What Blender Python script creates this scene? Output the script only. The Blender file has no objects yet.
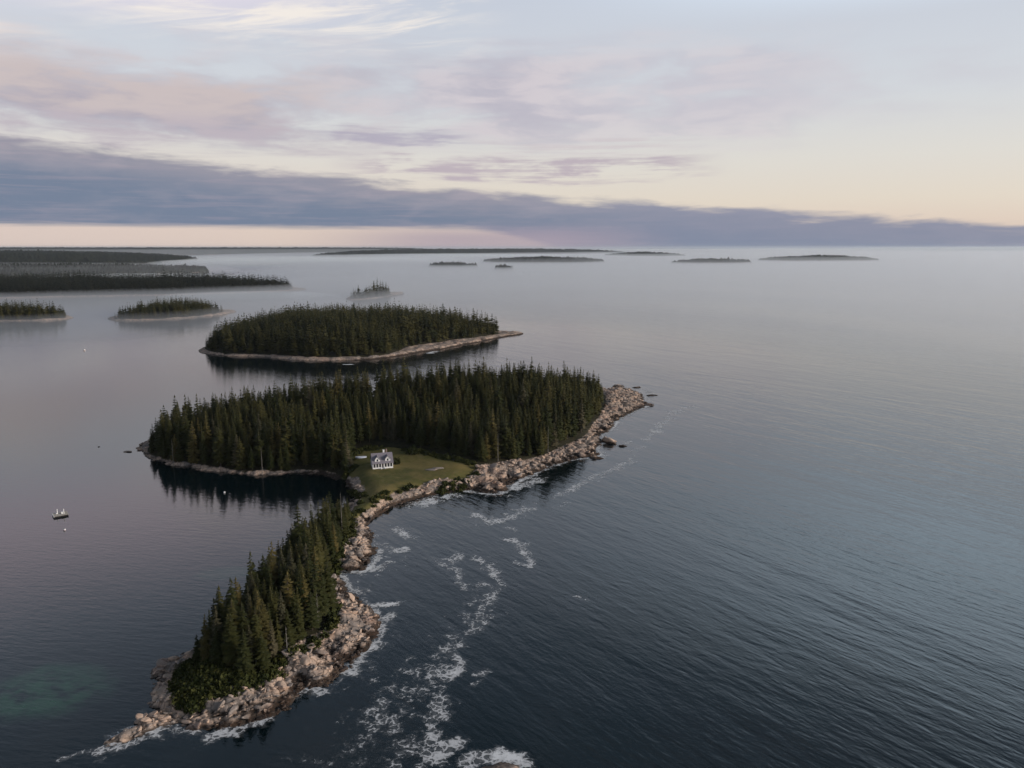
import bpy, math, random
import numpy as np

R = math.radians
sc = bpy.context.scene
col = sc.collection

# ------------------------------------------------------------------ camera
F_PX, CX, CY = 759.0, 512.0, 384.0
CAM_H = 85.0
PITCH = math.atan((CY - 247.0) / F_PX)
cd = bpy.data.cameras.new("camera")
cd.sensor_width = 36.0
cd.lens = 36.0 * F_PX / 1024.0
cd.clip_start, cd.clip_end = 1.0, 200000.0
cam = bpy.data.objects.new("camera", cd)
col.objects.link(cam)
cam.location = (0, 0, CAM_H)
cam.rotation_euler = (math.pi / 2 - PITCH, 0, 0)
sc.camera = cam

# ------------------------------------------------------------------ exposure, sampling
sc.view_settings.view_transform = 'Standard'
sc.view_settings.look = 'None'
sc.view_settings.exposure = 0.12
sc.view_settings.gamma = 1.0
sc.view_settings.use_curve_mapping = False
sc.render.engine = 'CYCLES'
cy = sc.cycles
cy.use_denoising = True
try:
    cy.denoiser = 'OPENIMAGEDENOISE'
except Exception:
    pass
cy.max_bounces = 6
cy.diffuse_bounces = 2
cy.glossy_bounces = 3
cy.transmission_bounces = 2
cy.volume_bounces = 2
cy.transparent_max_bounces = 16
cy.caustics_reflective = False
cy.caustics_refractive = False
cy.sample_clamp_indirect = 4.0

# ------------------------------------------------------------------ node helper
class V:
    """a node socket with arithmetic"""
    nt = None
    def __init__(s, sock): s.s = sock
    @staticmethod
    def _in(node, i, x):
        if isinstance(x, V): V.nt.links.new(x.s, node.inputs[i])
        else: node.inputs[i].default_value = x
    @staticmethod
    def m(op, a, b=None, c=None, clamp=False):
        n = V.nt.nodes.new('ShaderNodeMath'); n.operation = op; n.use_clamp = clamp
        V._in(n, 0, a)
        if b is not None: V._in(n, 1, b)
        if c is not None: V._in(n, 2, c)
        return V(n.outputs[0])
    def __add__(s, o): return V.m('ADD', s, o)
    __radd__ = __add__
    def __sub__(s, o): return V.m('SUBTRACT', s, o)
    def __rsub__(s, o): return V.m('SUBTRACT', o, s)
    def __mul__(s, o): return V.m('MULTIPLY', s, o)
    __rmul__ = __mul__
    def __truediv__(s, o): return V.m('DIVIDE', s, o)

def sstep(x, a, b):
    n = V.nt.nodes.new('ShaderNodeMapRange'); n.interpolation_type = 'SMOOTHSTEP'
    V._in(n, 0, x); V._in(n, 1, a); V._in(n, 2, b)
    n.inputs[3].default_value = 0.0; n.inputs[4].default_value = 1.0
    return V(n.outputs[0])

def lerpstep(x, a, b, lo, hi):
    n = V.nt.nodes.new('ShaderNodeMapRange')
    V._in(n, 0, x); V._in(n, 1, a); V._in(n, 2, b); V._in(n, 3, lo); V._in(n, 4, hi)
    return V(n.outputs[0])

def mixc(f, a, b):
    n = V.nt.nodes.new('ShaderNodeMix'); n.data_type = 'RGBA'
    V._in(n, 0, f)
    for i, x in ((6, a), (7, b)):
        if isinstance(x, V): V.nt.links.new(x.s, n.inputs[i])
        else: n.inputs[i].default_value = (x[0], x[1], x[2], 1.0)
    return V(n.outputs[2])

def vec(x, y, z):
    n = V.nt.nodes.new('ShaderNodeCombineXYZ')
    V._in(n, 0, x); V._in(n, 1, y); V._in(n, 2, z)
    return V(n.outputs[0])

def sep(v):
    n = V.nt.nodes.new('ShaderNodeSeparateXYZ'); V.nt.links.new(v.s, n.inputs[0])
    return V(n.outputs[0]), V(n.outputs[1]), V(n.outputs[2])

def noise(v, scale, detail=4.0, rough=0.55, dist=0.0):
    n = V.nt.nodes.new('ShaderNodeTexNoise')
    if v is not None: V.nt.links.new(v.s, n.inputs['Vector'])
    n.inputs['Scale'].default_value = scale
    n.inputs['Detail'].default_value = detail
    n.inputs['Roughness'].default_value = rough
    n.inputs['Distortion'].default_value = dist
    return V(n.outputs[0])

def attr(name):
    n = V.nt.nodes.new('ShaderNodeAttribute'); n.attribute_name = name
    return V(n.outputs['Fac'])

def position():
    return V(V.nt.nodes.new('ShaderNodeNewGeometry').outputs['Position'])

# ------------------------------------------------------------------ sky
SUN_EL, SUN_AZ = 14.0, 99.0     # degrees above the horizon; clockwise from the view direction
world = bpy.data.worlds.new("World")
sc.world = world
world.use_nodes = True
nt = world.node_tree
nt.nodes.clear()
V.nt = nt
wo = nt.nodes.new('ShaderNodeOutputWorld')
bg = nt.nodes.new('ShaderNodeBackground')
nt.links.new(bg.outputs[0], wo.inputs[0])
tc = V(nt.nodes.new('ShaderNodeTexCoord').outputs['Generated'])
dx, dy, dz = sep(tc)
az = V.m('ARCTAN2', dx, dy) * 57.2958
el = V.m('ARCSINE', dz) * 57.2958
sky = nt.nodes.new('ShaderNodeTexSky')
sky.sky_type = 'NISHITA'
sky.sun_disc = False
sky.sun_elevation = R(SUN_EL)
sky.sun_rotation = R(SUN_AZ)
nsk = nt.nodes.new('ShaderNodeVectorMath'); nsk.operation = 'SCALE'
nt.links.new(sky.outputs[0], nsk.inputs[0]); nsk.inputs['Scale'].default_value = 0.10
nish = V(nsk.outputs[0])
# a thin high veil in front of the clear sky: cream low down, pale lilac higher, slate overhead
rmp = nt.nodes.new('ShaderNodeValToRGB')
nt.links.new((el / 90.0).s, rmp.inputs[0])
cr = rmp.color_ramp
stops = [(0.0, (.72, .585, .50)), (1.6, (.73, .60, .52)), (3.2, (.75, .66, .57)), (6.0, (.73, .69, .64)), (10.0, (.655, .67, .70)),
         (16.5, (.585, .62, .70)), (23.0, (.46, .53, .64)), (31.0, (.17, .23, .31)), (42.0, (.05, .082, .112)), (90.0, (.06, .088, .125))]
while len(cr.elements) < len(stops): cr.elements.new(0.5)
for e, (p, c) in zip(cr.elements, stops):
    e.position = p / 90.0; e.color = (*c, 1)
veil = V(rmp.outputs[0])
base = mixc(0.86, nish, veil)
# the left, away from the sun, is pinker and dimmer near the horizon
bright = sstep(az, -2.0, 36.0) * sstep(az, 150.0, 95.0) * sstep(el, 14.0, 20.0) * sstep(el, 34.5, 21.0)  # unseen bright sky added above the view to light up the right-hand water
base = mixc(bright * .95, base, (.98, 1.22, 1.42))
rosy = sstep(az, -4.0, -26.0) * sstep(az, -150.0, -90.0) * sstep(el, 13.0, 18.0) * sstep(el, 25.5, 17.0)  # unseen pink sky added above the view, tints and lifts the left water
base = mixc(rosy * .9, base, (.84, .71, .80))
leftish = sstep(az, 5.0, -35.0) * sstep(el, 9.0, 1.0)
base = mixc(leftish * 0.75, base, (.64, .53, .49))
d6 = vec(dx, dy, dz * 5.0)
d12 = vec(dx, dy, dz * 13.0)
nA = noise(d6, 3.0, 5, .55)
nB = noise(d12, 7.0, 6, .6, .3)
nC = noise(d12, 17.0, 6, .62, .4)
nD = noise(vec(dx, dy, dz * 24.0), 9.0, 6, .6, .2)
# tilted coordinate so streaks lean like the cirrus
dT = vec(dx, dy, dz * 9.0 - dx * 1.3)
nE = noise(dT, 8.0, 7, .62, .6)
nF = noise(vec(dx, dy, dz * 6.0 + 1.7), 9.0, 6, .6, .5)
nW = noise(vec(dx * 0.8, dy * 0.8, dz * 14.0 + 3.0), 4.0, 3, .5)

def blob(a0, a1, e0, e1, fa=4.0, fe=1.0):
    wob = (nB - .5) * 3.0
    e_ = el + wob
    return (sstep(az, a0 - fa, a0 + fa) * sstep(az, a1 + fa, a1 - fa)
            * sstep(e_, e0 - fe, e0 + fe) * sstep(e_, e1 + fe, e1 - fe))

c = base
# cirrus high on the left
c = mixc(blob(-27, -4, 13.6, 19, 5, 1.2) * sstep(nE, .40, .66) * 0.95, c, (.83, .775, .72))
c = mixc(blob(-42, -30, 10.8, 13.0, 4, .7) * sstep(nE, .35, .7) * 0.8, c, (.86, .76, .68))
# soft mauve sheets across the middle and the upper left
nG = noise(vec(dx, dy, dz * 3.4), 4.6, 6, .55, .25)
nH = noise(vec(dx + 2.0, dy, dz * 4.2), 10.0, 7, .58, .3)
puff = nG * .65 + nH * .35
c = mixc(blob(-4, 21, 7.4, 13.6, 6, 1.5) * sstep(puff, .40, .58) * .72, c, mixc(sstep(nH, .40, .62), (.50, .475, .54), (.62, .57, .60)))
c = mixc(blob(10, 32, 8.6, 12.4, 5, 1.2) * sstep(puff, .44, .62) * .42, c, (.54, .52, .575))
c = mixc(blob(-34, 4, 7.6, 13.0, 6, 1.4) * sstep(puff, .36, .56) * .72, c, mixc(sstep(nH, .38, .60), (.44, .42, .49), (.58, .53, .57)))
# thick pink and grey bank on the left
bank = blob(-70, -13, 7.2, 11.6, 6, 1.2) * sstep(nG * .7 + nH * .3, .36, .56)
c = mixc(bank * .95, c, mixc(sstep(nG * .5 + nH * .5 + (el - 9.0) * .035, .40, .60), (.345, .33, .41), (.545, .475, .475)))
low = blob(-50, -9, 6.6, 8.6, 5, .7) * sstep(nH * .6 + nF * .4, .40, .58)
c = mixc(low * .8, c, (.47, .42, .47))
# bars
c = mixc(blob(-13.5, -3.5, 7.35, 8.1, 1.6, .35) * sstep(nD * .3 + nH * .7, .30, .50) * .85, c, (.40, .375, .46))
c = mixc(blob(-11, 13, 4.9, 6.3, 3, .45) * sstep(nD * .35 + nH * .65, .42, .56) * .85, c, (.44, .375, .435))
c = mixc(blob(-3, 12, 6.6, 7.7, 3, .4) * sstep(nD, .45, .65) * .5, c, (.55, .48, .51))
# the long slate bar that sinks to the right
top = 3.95 - az * 0.083 + (nB - .5) * 1.2 + (nF - .5) * 1.9 + (nH - .5) * 1.3
a_top = sstep(el, top + .35, top - .55)
bot = 1.42 - sstep(az, -4.0, 9.0) * 2.4 + (nD - .5) * .5
a_bot = sstep(el, bot - .30, bot + .22)
depth = sstep(el, top, top - 2.6)
bc = mixc(depth, (.285, .278, .335), (.148, .195, .283))
bc = mixc(sstep(nH, .46, .66) * .45 * (1.0 - depth * .6), bc, (.43, .375, .415))
bc = mixc(sstep(nD, .48, .70) * .25, bc, (.38, .32, .38))
bc = mixc(sstep(az, -6.0, 14.0) * .6, bc, (.20, .235, .335))
c = mixc(a_top * a_bot * .96, c, bc)
# a rose stain under the bar
c = mixc(sstep(az, -18, -4) * sstep(az, 14, 2) * sstep(el, 2.0, .6) * .8, c, (.37, .31, .37))
# broken cloud over the part of the sky the picture does not show
hi = sstep(el, 16.0, 24.0)
c = mixc(hi * sstep(nB, .48, .68) * .45, c, (.42, .42, .47))
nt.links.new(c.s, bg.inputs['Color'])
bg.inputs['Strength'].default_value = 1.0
world.cycles.sampling_method = 'MANUAL'
world.cycles.sample_map_resolution = 1024

sd = bpy.data.lights.new("sun", 'SUN')
sd.energy = 3.1
sd.angle = R(18)
sd.color = (1.0, .89, .80)
sun = bpy.data.objects.new("sun", sd)
col.objects.link(sun)
sun.rotation_euler = (R(90 - SUN_EL), 0, math.pi - R(SUN_AZ))

# ------------------------------------------------------------------ geometry helpers
def g(px, py, z=0.0):
    """pixel -> point of the plane at height z"""
    u, v = (px - CX) / F_PX, (CY - py) / F_PX
    cp, sp = math.cos(PITCH), math.sin(PITCH)
    rx, ry, rz = u, cp + v * sp, -sp + v * cp
    t = (CAM_H - z) / -rz
    return (rx * t, ry * t)

def gp(pts, z=0.0):
    return np.array([g(x, y, z) for x, y in pts], float)

def to_px(P):
    """world points (n,3) -> pixels, depth"""
    cp, sp = math.cos(PITCH), math.sin(PITCH)
    P = np.asarray(P, float); d = P - np.array([0, 0, CAM_H])
    dep = d[:, 1] * cp - d[:, 2] * sp
    up = d[:, 1] * sp + d[:, 2] * cp
    return CX + F_PX * d[:, 0] / dep, CY - F_PX * up / dep, dep

def smooth_poly(P, n=2):
    for _ in range(n):
        Q = np.roll(P, -1, 0)
        P = np.stack([P * .75 + Q * .25, P * .25 + Q * .75], 1).reshape(-1, 2)
    return P

def sdf(X, Y, P):
    """signed distance, positive inside"""
    sh = X.shape; X = X.ravel(); Y = Y.ravel()
    best = np.full(X.shape, 1e30); ins = np.zeros(X.shape, bool)
    n = len(P)
    for i in range(n):
        ax, ay = P[i]; bx, by = P[(i + 1) % n]
        ex, ey = bx - ax, by - ay
        L = ex * ex + ey * ey + 1e-12
        t = np.clip(((X - ax) * ex + (Y - ay) * ey) / L, 0, 1)
        best = np.minimum(best, (X - ax - t * ex) ** 2 + (Y - ay - t * ey) ** 2)
        if ay != by:
            ins ^= ((ay > Y) != (by > Y)) & (X < (bx - ax) * (Y - ay) / (by - ay) + ax)
    d = np.sqrt(best)
    return np.where(ins, d, -d).reshape(sh)

def hsh(ix, iy, s):
    n = (ix.astype(np.int64) * 374761393 + iy.astype(np.int64) * 668265263 + s * 1442695041) & 0xffffffff
    n = ((n ^ (n >> 13)) * 1274126177) & 0xffffffff
    n = n ^ (n >> 16)
    return (n & 0xffffff) / float(0x1000000)

def vnoise(X, Y, s=0):
    ix, iy = np.floor(X), np.floor(Y)
    fx, fy = X - ix, Y - iy
    fx = fx * fx * (3 - 2 * fx); fy = fy * fy * (3 - 2 * fy)
    a, b = hsh(ix, iy, s), hsh(ix + 1, iy, s)
    c_, d = hsh(ix, iy + 1, s), hsh(ix + 1, iy + 1, s)
    return (a * (1 - fx) + b * fx) * (1 - fy) + (c_ * (1 - fx) + d * fx) * fy

def fbm(X, Y, s=0, o=4):
    r = 0; a = .5; t = 0
    for k in range(o):
        r = r + a * vnoise(X * 2 ** k, Y * 2 ** k, s + k * 17); t += a; a *= .5
    return r / t

def cells(X, Y, s=0):
    """worley: height of the nearest cell, distance to its edge, tilt term"""
    ix, iy = np.floor(X), np.floor(Y)
    f1 = np.full(X.shape, 9.); f2 = np.full(X.shape, 9.); h = np.zeros(X.shape); tl = np.zeros(X.shape)
    for a in (-1, 0, 1):
        for b in (-1, 0, 1):
            cx, cy_ = ix + a, iy + b
            px = cx + hsh(cx, cy_, s); py = cy_ + hsh(cx, cy_, s + 5)
            d = np.hypot(X - px, Y - py)
            hh = hsh(cx, cy_, s + 9)
            tt = (X - px) * (hsh(cx, cy_, s + 11) - .5) + (Y - py) * (hsh(cx, cy_, s + 13) - .5)
            near = d < f1
            f2 = np.where(near, f1, np.minimum(f2, d))
            h = np.where(near, hh, h); tl = np.where(near, tt, tl)
            f1 = np.where(near, d, f1)
    return h, f2 - f1, tl

def np_mesh(name, Vt, Fc, mat=None, attrs=None, smooth=False):
    """mesh from numpy: Vt (n,3), Fc (m,k) or list of such arrays"""
    me = bpy.data.meshes.new(name)
    Fs = Fc if isinstance(Fc, list) else [Fc]
    Fs = [f for f in Fs if len(f)]
    me.vertices.add(len(Vt)); me.vertices.foreach_set('co', np.asarray(Vt, np.float32).ravel())
    loops = np.concatenate([f.ravel() for f in Fs]).astype(np.int32)
    tot = np.concatenate([np.full(len(f), f.shape[1], np.int32) for f in Fs])
    st = np.concatenate([[0], np.cumsum(tot)[:-1]]).astype(np.int32)
    me.loops.add(len(loops)); me.loops.foreach_set('vertex_index', loops)
    me.polygons.add(len(tot)); me.polygons.foreach_set('loop_start', st)
    if smooth: me.polygons.foreach_set('use_smooth', np.ones(len(tot), bool))
    for k, a in (attrs or {}).items():
        at = me.attributes.new(k, 'FLOAT', 'POINT'); at.data.foreach_set('value', np.asarray(a, np.float32))
    me.update(calc_edges=True); me.validate()
    if mat: me.materials.append(mat)
    return me

def link(name, me, parent=None, loc=None):
    o = bpy.data.objects.new(name, me); col.objects.link(o)
    if parent: o.parent = parent
    if loc: o.location = loc
    return o

def tag(o, label=None, cat=None, group=None, kind=None):
    for k, v in (('label', label), ('category', cat), ('group', group), ('kind', kind)):
        if v: o[k] = v
    return o

def empty(name, loc, rz=0.0):
    o = bpy.data.objects.new(name, None); col.objects.link(o)
    o.location = loc; o.rotation_euler = (0, 0, rz)
    return o

class MB:
    """collects boxes, prisms and tubes for one mesh"""
    def __init__(s): s.v = []; s.f = []
    def add(s, vs, fs):
        b = len(s.v); s.v += [tuple(p) for p in vs]; s.f += [tuple(i + b for i in f) for f in fs]
    def box(s, x0, x1, y0, y1, z0, z1):
        s.add([(x0, y0, z0), (x1, y0, z0), (x1, y1, z0), (x0, y1, z0), (x0, y0, z1), (x1, y0, z1), (x1, y1, z1), (x0, y1, z1)],
              [(3, 2, 1, 0), (4, 5, 6, 7), (0, 1, 5, 4), (1, 2, 6, 5), (2, 3, 7, 6), (3, 0, 4, 7)])
    def tube(s, pts, rad, n=8):
        rings = []
        for (x, y, z), r in zip(pts, rad):
            b = len(s.v)
            s.v += [(x + r * math.cos(2 * math.pi * k / n), y + r * math.sin(2 * math.pi * k / n), z) for k in range(n)]
            rings.append(b)
        for a, b in zip(rings, rings[1:]):
            for k in range(n):
                s.f.append((a + k, a + (k + 1) % n, b + (k + 1) % n, b + k))
        s.f.append(tuple(rings[0] + k for k in reversed(range(n)))); s.f.append(tuple(rings[-1] + k for k in range(n)))
    def build(s, name, mat, parent=None, loc=None, bevel=0.0):
        me = bpy.data.meshes.new(name); me.from_pydata(s.v, [], s.f); me.update()
        me.materials.append(mat)
        o = link(name, me, parent, loc)
        if bevel:
            b = o.modifiers.new('bevel', 'BEVEL'); b.width = bevel; b.segments = 2
        return o

# ------------------------------------------------------------------ materials
def new_mat(name):
    m = bpy.data.materials.new(name); m.use_nodes = True
    V.nt = m.node_tree
    p = m.node_tree.nodes['Principled BSDF']
    return m, p

def setc(p, c):
    if isinstance(c, V): V.nt.links.new(c.s, p.inputs['Base Color'])
    else: p.inputs['Base Color'].default_value = (*c, 1)

def bump(p, h, strength=1.0, dist=1.0):
    b = V.nt.nodes.new('ShaderNodeBump'); b.inputs['Strength'].default_value = strength; b.inputs['Distance'].default_value = dist
    V.nt.links.new(h.s, b.inputs['Height']); V.nt.links.new(b.outputs[0], p.inputs['Normal'])

def granite_colour(P, rnd):
    n1 = noise(P, .35, 4, .6); n2 = noise(P, 1.7, 4, .65); n3 = noise(P, .12, 3, .5)
    c_ = mixc(sstep(n1 + (rnd - .5) * .7, .32, .68), (.25, .21, .185), (.53, .385, .29))
    c_ = mixc(sstep(n3, .50, .70) * .55, c_, (.36, .225, .165))
    c_ = mixc(sstep(n2, .56, .75) * .6, c_, (.58, .52, .47))
    c_ = mixc(sstep(n2, .44, .28) * .7, c_, (.065, .06, .055))
    x, y, z = sep(P)
    lee = sstep(x + y * .14, -32.0, -44.0)
    wet = sstep(z + (n1 - .5) * 1.5 + (n2 - .5) * .5 + lee * .75, 1.25, .55)
    c_ = mixc(wet * .93, c_, mixc(sstep(n2, .4, .65), (.016, .011, .008), (.05, .026, .014)))
    return c_, wet, n2

def make_rock_mat():
    m, p = new_mat('granite')
    oi = V.nt.nodes.new('ShaderNodeObjectInfo')
    rnd = V.m('FRACT', V(oi.outputs['Random']) + attr('rnd'))
    P = position()
    c_, wet, n2 = granite_colour(P, rnd)
    setc(p, c_)
    V.nt.links.new((0.85 - wet * .4).s, p.inputs['Roughness'])
    p.inputs['Specular IOR Level'].default_value = .3
    bump(p, n2, .6, .15)
    return m
M_rock = make_rock_mat()

def make_terrain_mat():
    m, p = new_mat('island_ground')
    P = position()
    c_, wet, n2 = granite_colour(P, noise(P, .08, 2, .5))
    # cracks between the blocks
    vo = V.nt.nodes.new('ShaderNodeTexVoronoi'); vo.feature = 'DISTANCE_TO_EDGE'; vo.inputs['Scale'].default_value = .55
    V.nt.links.new(P.s, vo.inputs['Vector'])
    c_ = mixc(sstep(V(vo.outputs['Distance']), .09, .015) * .6, c_, (.06, .05, .042))
    g1 = noise(P, .09, 4, .6); g2 = noise(P, .5, 5, .65); g3 = noise(P, 2.2, 4, .7)
    gr = mixc(sstep(g1, .38, .64), (.100, .094, .028), (.180, .140, .050))
    gr = mixc(sstep(g2, .45, .75) * .6, gr, (.20, .145, .065))
    gr = mixc(sstep(g3, .5, .3) * .5, gr, (.060, .074, .022))
    fl = mixc(sstep(g2, .35, .65), (.022, .022, .011), (.045, .038, .02))
    veg = attr('veg'); fld = attr('field')
    v_ = sstep(veg + (g2 - .5) * .9 + (g3 - .5) * .4, .35, .65)
    f_ = sstep(fld + (g2 - .5) * .6, .35, .65)
    setc(p, mixc(v_, c_, mixc(f_, fl, gr)))
    p.inputs['Roughness'].default_value = .9
    p.inputs['Specular IOR Level'].default_value = .15
    bump(p, n2 * .5 + g3 * .5, .7, .2)
    return m
M_terr = make_terrain_mat()

def make_foliage(name, c0, c1, dry):
    m, p = new_mat(name)
    oi = V.nt.nodes.new('ShaderNodeObjectInfo')
    P = position()
    rnd = V.m('FRACT', V(oi.outputs['Random']) + attr('rnd'))
    n = noise(P, .9, 3, .6)
    n2 = noise(P, 4.5, 2, .6)
    c_ = mixc(sstep(rnd * .7 + n * .6, .35, .95), c0, c1)
    c_ = mixc(sstep(n2, .50, .72) * .55, c_, dry)
    setc(p, c_)
    p.inputs['Roughness'].default_value = .75
    p.inputs['Specular IOR Level'].default_value = .12
    return m
M_fol = {
    'dark green': make_foliage('needles_dark', (0.019, 0.026, 0.008), (0.041, 0.044, 0.014), (0.081, 0.069, 0.022)),
    'mid green': make_foliage('needles_mid', (0.030, 0.036, 0.012), (0.063, 0.059, 0.018), (0.102, 0.084, 0.030)),
    'olive': make_foliage('needles_olive', (0.060, 0.053, 0.017), (0.113, 0.090, 0.030), (0.150, 0.111, 0.042)),
    'grey-green': make_foliage('needles_grey', (0.049, 0.049, 0.026), (0.091, 0.078, 0.044), (0.140, 0.111, 0.069)),
}
M_wood_f = make_foliage('needles_far', (0.022, 0.027, 0.009), (0.071, 0.064, 0.020), (0.099, 0.082, 0.030))
M_wood_d = make_foliage('needles_distant', (0.012, 0.015, 0.010), (0.031, 0.032, 0.018), (0.043, 0.040, 0.022))
M_shrub = make_foliage('shrub_leaves', (0.028, 0.036, 0.010), (0.052, 0.055, 0.014), (0.077, 0.070, 0.022))
def plain(name, colr, rough=.7, var=.25, scale=3.0):
    m, p = new_mat(name)
    n = noise(position(), scale, 4, .6)
    setc(p, mixc(sstep(n, .3, .7), tuple(x * (1 - var) for x in colr), tuple(min(.9, x * (1 + var * .5)) for x in colr)))
    p.inputs['Roughness'].default_value = rough
    p.inputs['Specular IOR Level'].default_value = .25
    return m
M_bark = plain('bark', (.085, .068, .055), .9, .4, 2.0)
M_dead = plain('bleached_wood', (.22, .20, .18), .9, .3, 2.0)

# ------------------------------------------------------------------ coast outlines (traced, then laid on the sea at their own distance)
coast_px = [(134, 447), (142, 452), (152, 460), (166, 464), (182, 467), (200, 470), (222, 472), (240, 474.5), (262, 476), (285, 474),
            (305, 472.5), (325, 476), (342, 481), (354, 487), (357, 494), (352, 501),
            (340, 512), (318, 536), (292, 562), (264, 590), (238, 618), (218, 638), (203, 648), (188, 653), (170, 658),
            (153, 667), (150, 675), (157, 688), (150, 700), (147, 710), (138, 724), (120, 735), (104, 746), (118, 745), (140, 736), (155, 728), (172, 722),
            (190, 728), (215, 730), (240, 727), (262, 719), (285, 712), (293, 698), (312, 690), (333, 682), (348, 668), (360, 654),
            (374, 640), (380, 628), (373, 612), (362, 604), (358, 594), (345, 589), (340, 577), (332, 569), (345, 571), (362, 571),
            (371, 563), (378, 552), (370, 545), (374, 534), (367, 528), (368, 522), (374, 517), (382, 511), (391, 505), (408, 500), (425, 496),
            (440, 493), (458, 489), (472, 491), (490, 494), (506, 492), (514, 483), (524, 478), (541, 470), (560, 463), (580, 458),
            (600, 456), (594, 449), (603, 441), (598, 436), (612, 428), (616, 420), (630, 413), (641, 408), (650, 404), (641, 401), (644, 396), (634, 391), (618, 388),
            (600, 390), (570, 393), (520, 401), (470, 405), (400, 408), (320, 412), (260, 417), (205, 424), (165, 434), (146, 442)]
veg_px = [(141, 449), (160, 458), (200, 466), (240, 469), (262, 470), (300, 467), (328, 470), (346, 476), (362, 486), (362, 497), (354, 505),
          (342, 515), (322, 538), (297, 563), (270, 590), (243, 618), (222, 640), (205, 650), (190, 655), (172, 660), (170, 680), (172, 699), (185, 698), (198, 701), (215, 692),
          (240, 688), (266, 674), (282, 652), (305, 640), (332, 626), (339, 616), (335, 600), (330, 575), (336, 560), (348, 540), (352, 523), (359, 514),
          (368, 508), (382, 501), (404, 491), (424, 485.5), (440, 481.5), (462, 481), (478, 470), (494, 463), (520, 460), (543, 455), (568, 444), (585, 436), (592, 424), (603, 412), (607, 402),
          (604, 393), (570, 396), (520, 404), (470, 408), (400, 411), (320, 415), (260, 420), (205, 427), (160, 437)]
field_px = [(344, 476), (350, 466), (348, 457), (362, 450), (385, 448), (398, 449), (415, 453), (434, 456), (455, 459), (470, 461), (476, 463.5),
            (474, 470), (462, 481), (440, 483), (415, 487), (390, 496), (366, 507), (352, 512), (352, 502), (362, 492)]
coast = smooth_poly(gp(coast_px), 1)
veg = smooth_poly(gp(veg_px, 2.4), 1)
field = smooth_poly(gp(field_px, 4.2), 1)

class Land:
    """height field island"""
    def __init__(s, poly, step, height, mat=M_terr, vegp=None, fieldp=None, rough=1.0, seed=0, inset=2.6):
        s.poly = poly; s.step = step; s.inset = inset
        lo = poly.min(0) - 4 * step; hi = poly.max(0) + 4 * step
        nx = int((hi[0] - lo[0]) / step) + 2; ny = int((hi[1] - lo[1]) / step) + 2
        s.lo = lo; s.nx = nx; s.ny = ny
        X, Y = np.meshgrid(lo[0] + np.arange(nx) * step, lo[1] + np.arange(ny) * step)
        d = sdf(X, Y, poly)
        dv = np.minimum(sdf(X, Y, vegp), d - s.inset * (.25 + 1.5 * fbm(X * .3 / s.inset, Y * .3 / s.inset, 19, 3))) if vegp is not None else d - 6
        df = sdf(X, Y, fieldp) if fieldp is not None else np.full(X.shape, -50.)
        s.Z = height(X, Y, d, dv, df)
        keep = s.Z > -max(.8, step * .25)
        fk = keep[:-1, :-1] | keep[1:, :-1] | keep[:-1, 1:] | keep[1:, 1:]
        idx = np.arange(nx * ny).reshape(ny, nx)
        F = np.stack([idx[:-1, :-1][fk], idx[:-1, 1:][fk], idx[1:, 1:][fk], idx[1:, :-1][fk]], 1)
        used = np.unique(F); rm = np.full(nx * ny, -1); rm[used] = np.arange(len(used))
        Vt = np.stack([X.ravel(), Y.ravel(), np.maximum(s.Z, -1.2).ravel()], 1)[used]
        a = {'veg': np.clip(dv * .35 + .5, 0, 1).ravel()[used], 'field': np.clip(df * .35 + .5, 0, 1).ravel()[used]}
        s.me = np_mesh('terrain', Vt, rm[F], mat, a)
        s.ob = tag(link('terrain', s.me), kind='structure')
    def z(s, x, y):
        x = np.asarray(x, float); y = np.asarray(y, float)
        fx = np.clip((x - s.lo[0]) / s.step, 0, s.nx - 1.001); fy = np.clip((y - s.lo[1]) / s.step, 0, s.ny - 1.001)
        i = fx.astype(int); j = fy.astype(int); fx = fx - i; fy = fy - j
        Z = s.Z
        return (Z[j, i] * (1 - fx) + Z[j, i + 1] * fx) * (1 - fy) + (Z[j + 1, i] * (1 - fx) + Z[j + 1, i + 1] * fx) * fy

def sm(x, a, b):
    t = np.clip((x - a) / (b - a), 0, 1); return t * t * (3 - 2 * t)

def near_height(X, Y, d, dv, df):
    wig = (fbm(X * .35, Y * .35, 3) - .5) * 4.0 + (fbm(X * 1.1, Y * 1.1, 8) - .5) * 1.6
    d2 = d + wig * np.clip(1 - np.abs(d) / 14, .15, 1)
    h = np.where(d2 > 0, 3.1 * (1 - np.exp(-np.maximum(d2, 0) / 7.5)), d2 * .35)
    rock = sm(-dv, -1.0, 1.5)
    h1, e1, t1 = cells(X / 5.2 + fbm(X * .1, Y * .1, 30) * 1.5, Y / 4.2, 41)
    h2, e2, t2 = cells(X / 1.9, Y / 1.7, 77)
    blk = (h1 - .45) * 2.3 + t1 * 2.6 - sm(-e1, -.12, 0) * .9 + (h2 - .5) * .85 + t2 * 1.0 - sm(-e2, -.16, 0) * .45
    h = h + blk * rock * sm(d2, -1.5, 3.0) * np.where(Y < 215, .6, .75)
    inland = np.maximum(dv, 0)
    h = h + 2.2 * (1 - np.exp(-inland / 22)) + (fbm(X * .06, Y * .06, 55) - .5) * 2.0 * sm(inland, 0, 10)
    # the wooded island swells a little towards its middle
    h = h + 11.0 * np.exp(-(((X + 35) / 85) ** 2 + ((Y - 362) / 36) ** 2) ** 1.3) * sm(inland, 2, 32)
    flat = sm(df, -2, 10)
    h = h * (1 - flat) + flat * (4.3 + (fbm(X * .05, Y * .05, 5) - .5) * 1.2 + (Y - 290) * .012 + (fbm(X * .8, Y * .8, 6) - .5) * .25)
    return h
near = Land(coast, .6, near_height, vegp=veg, fieldp=field)

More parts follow.
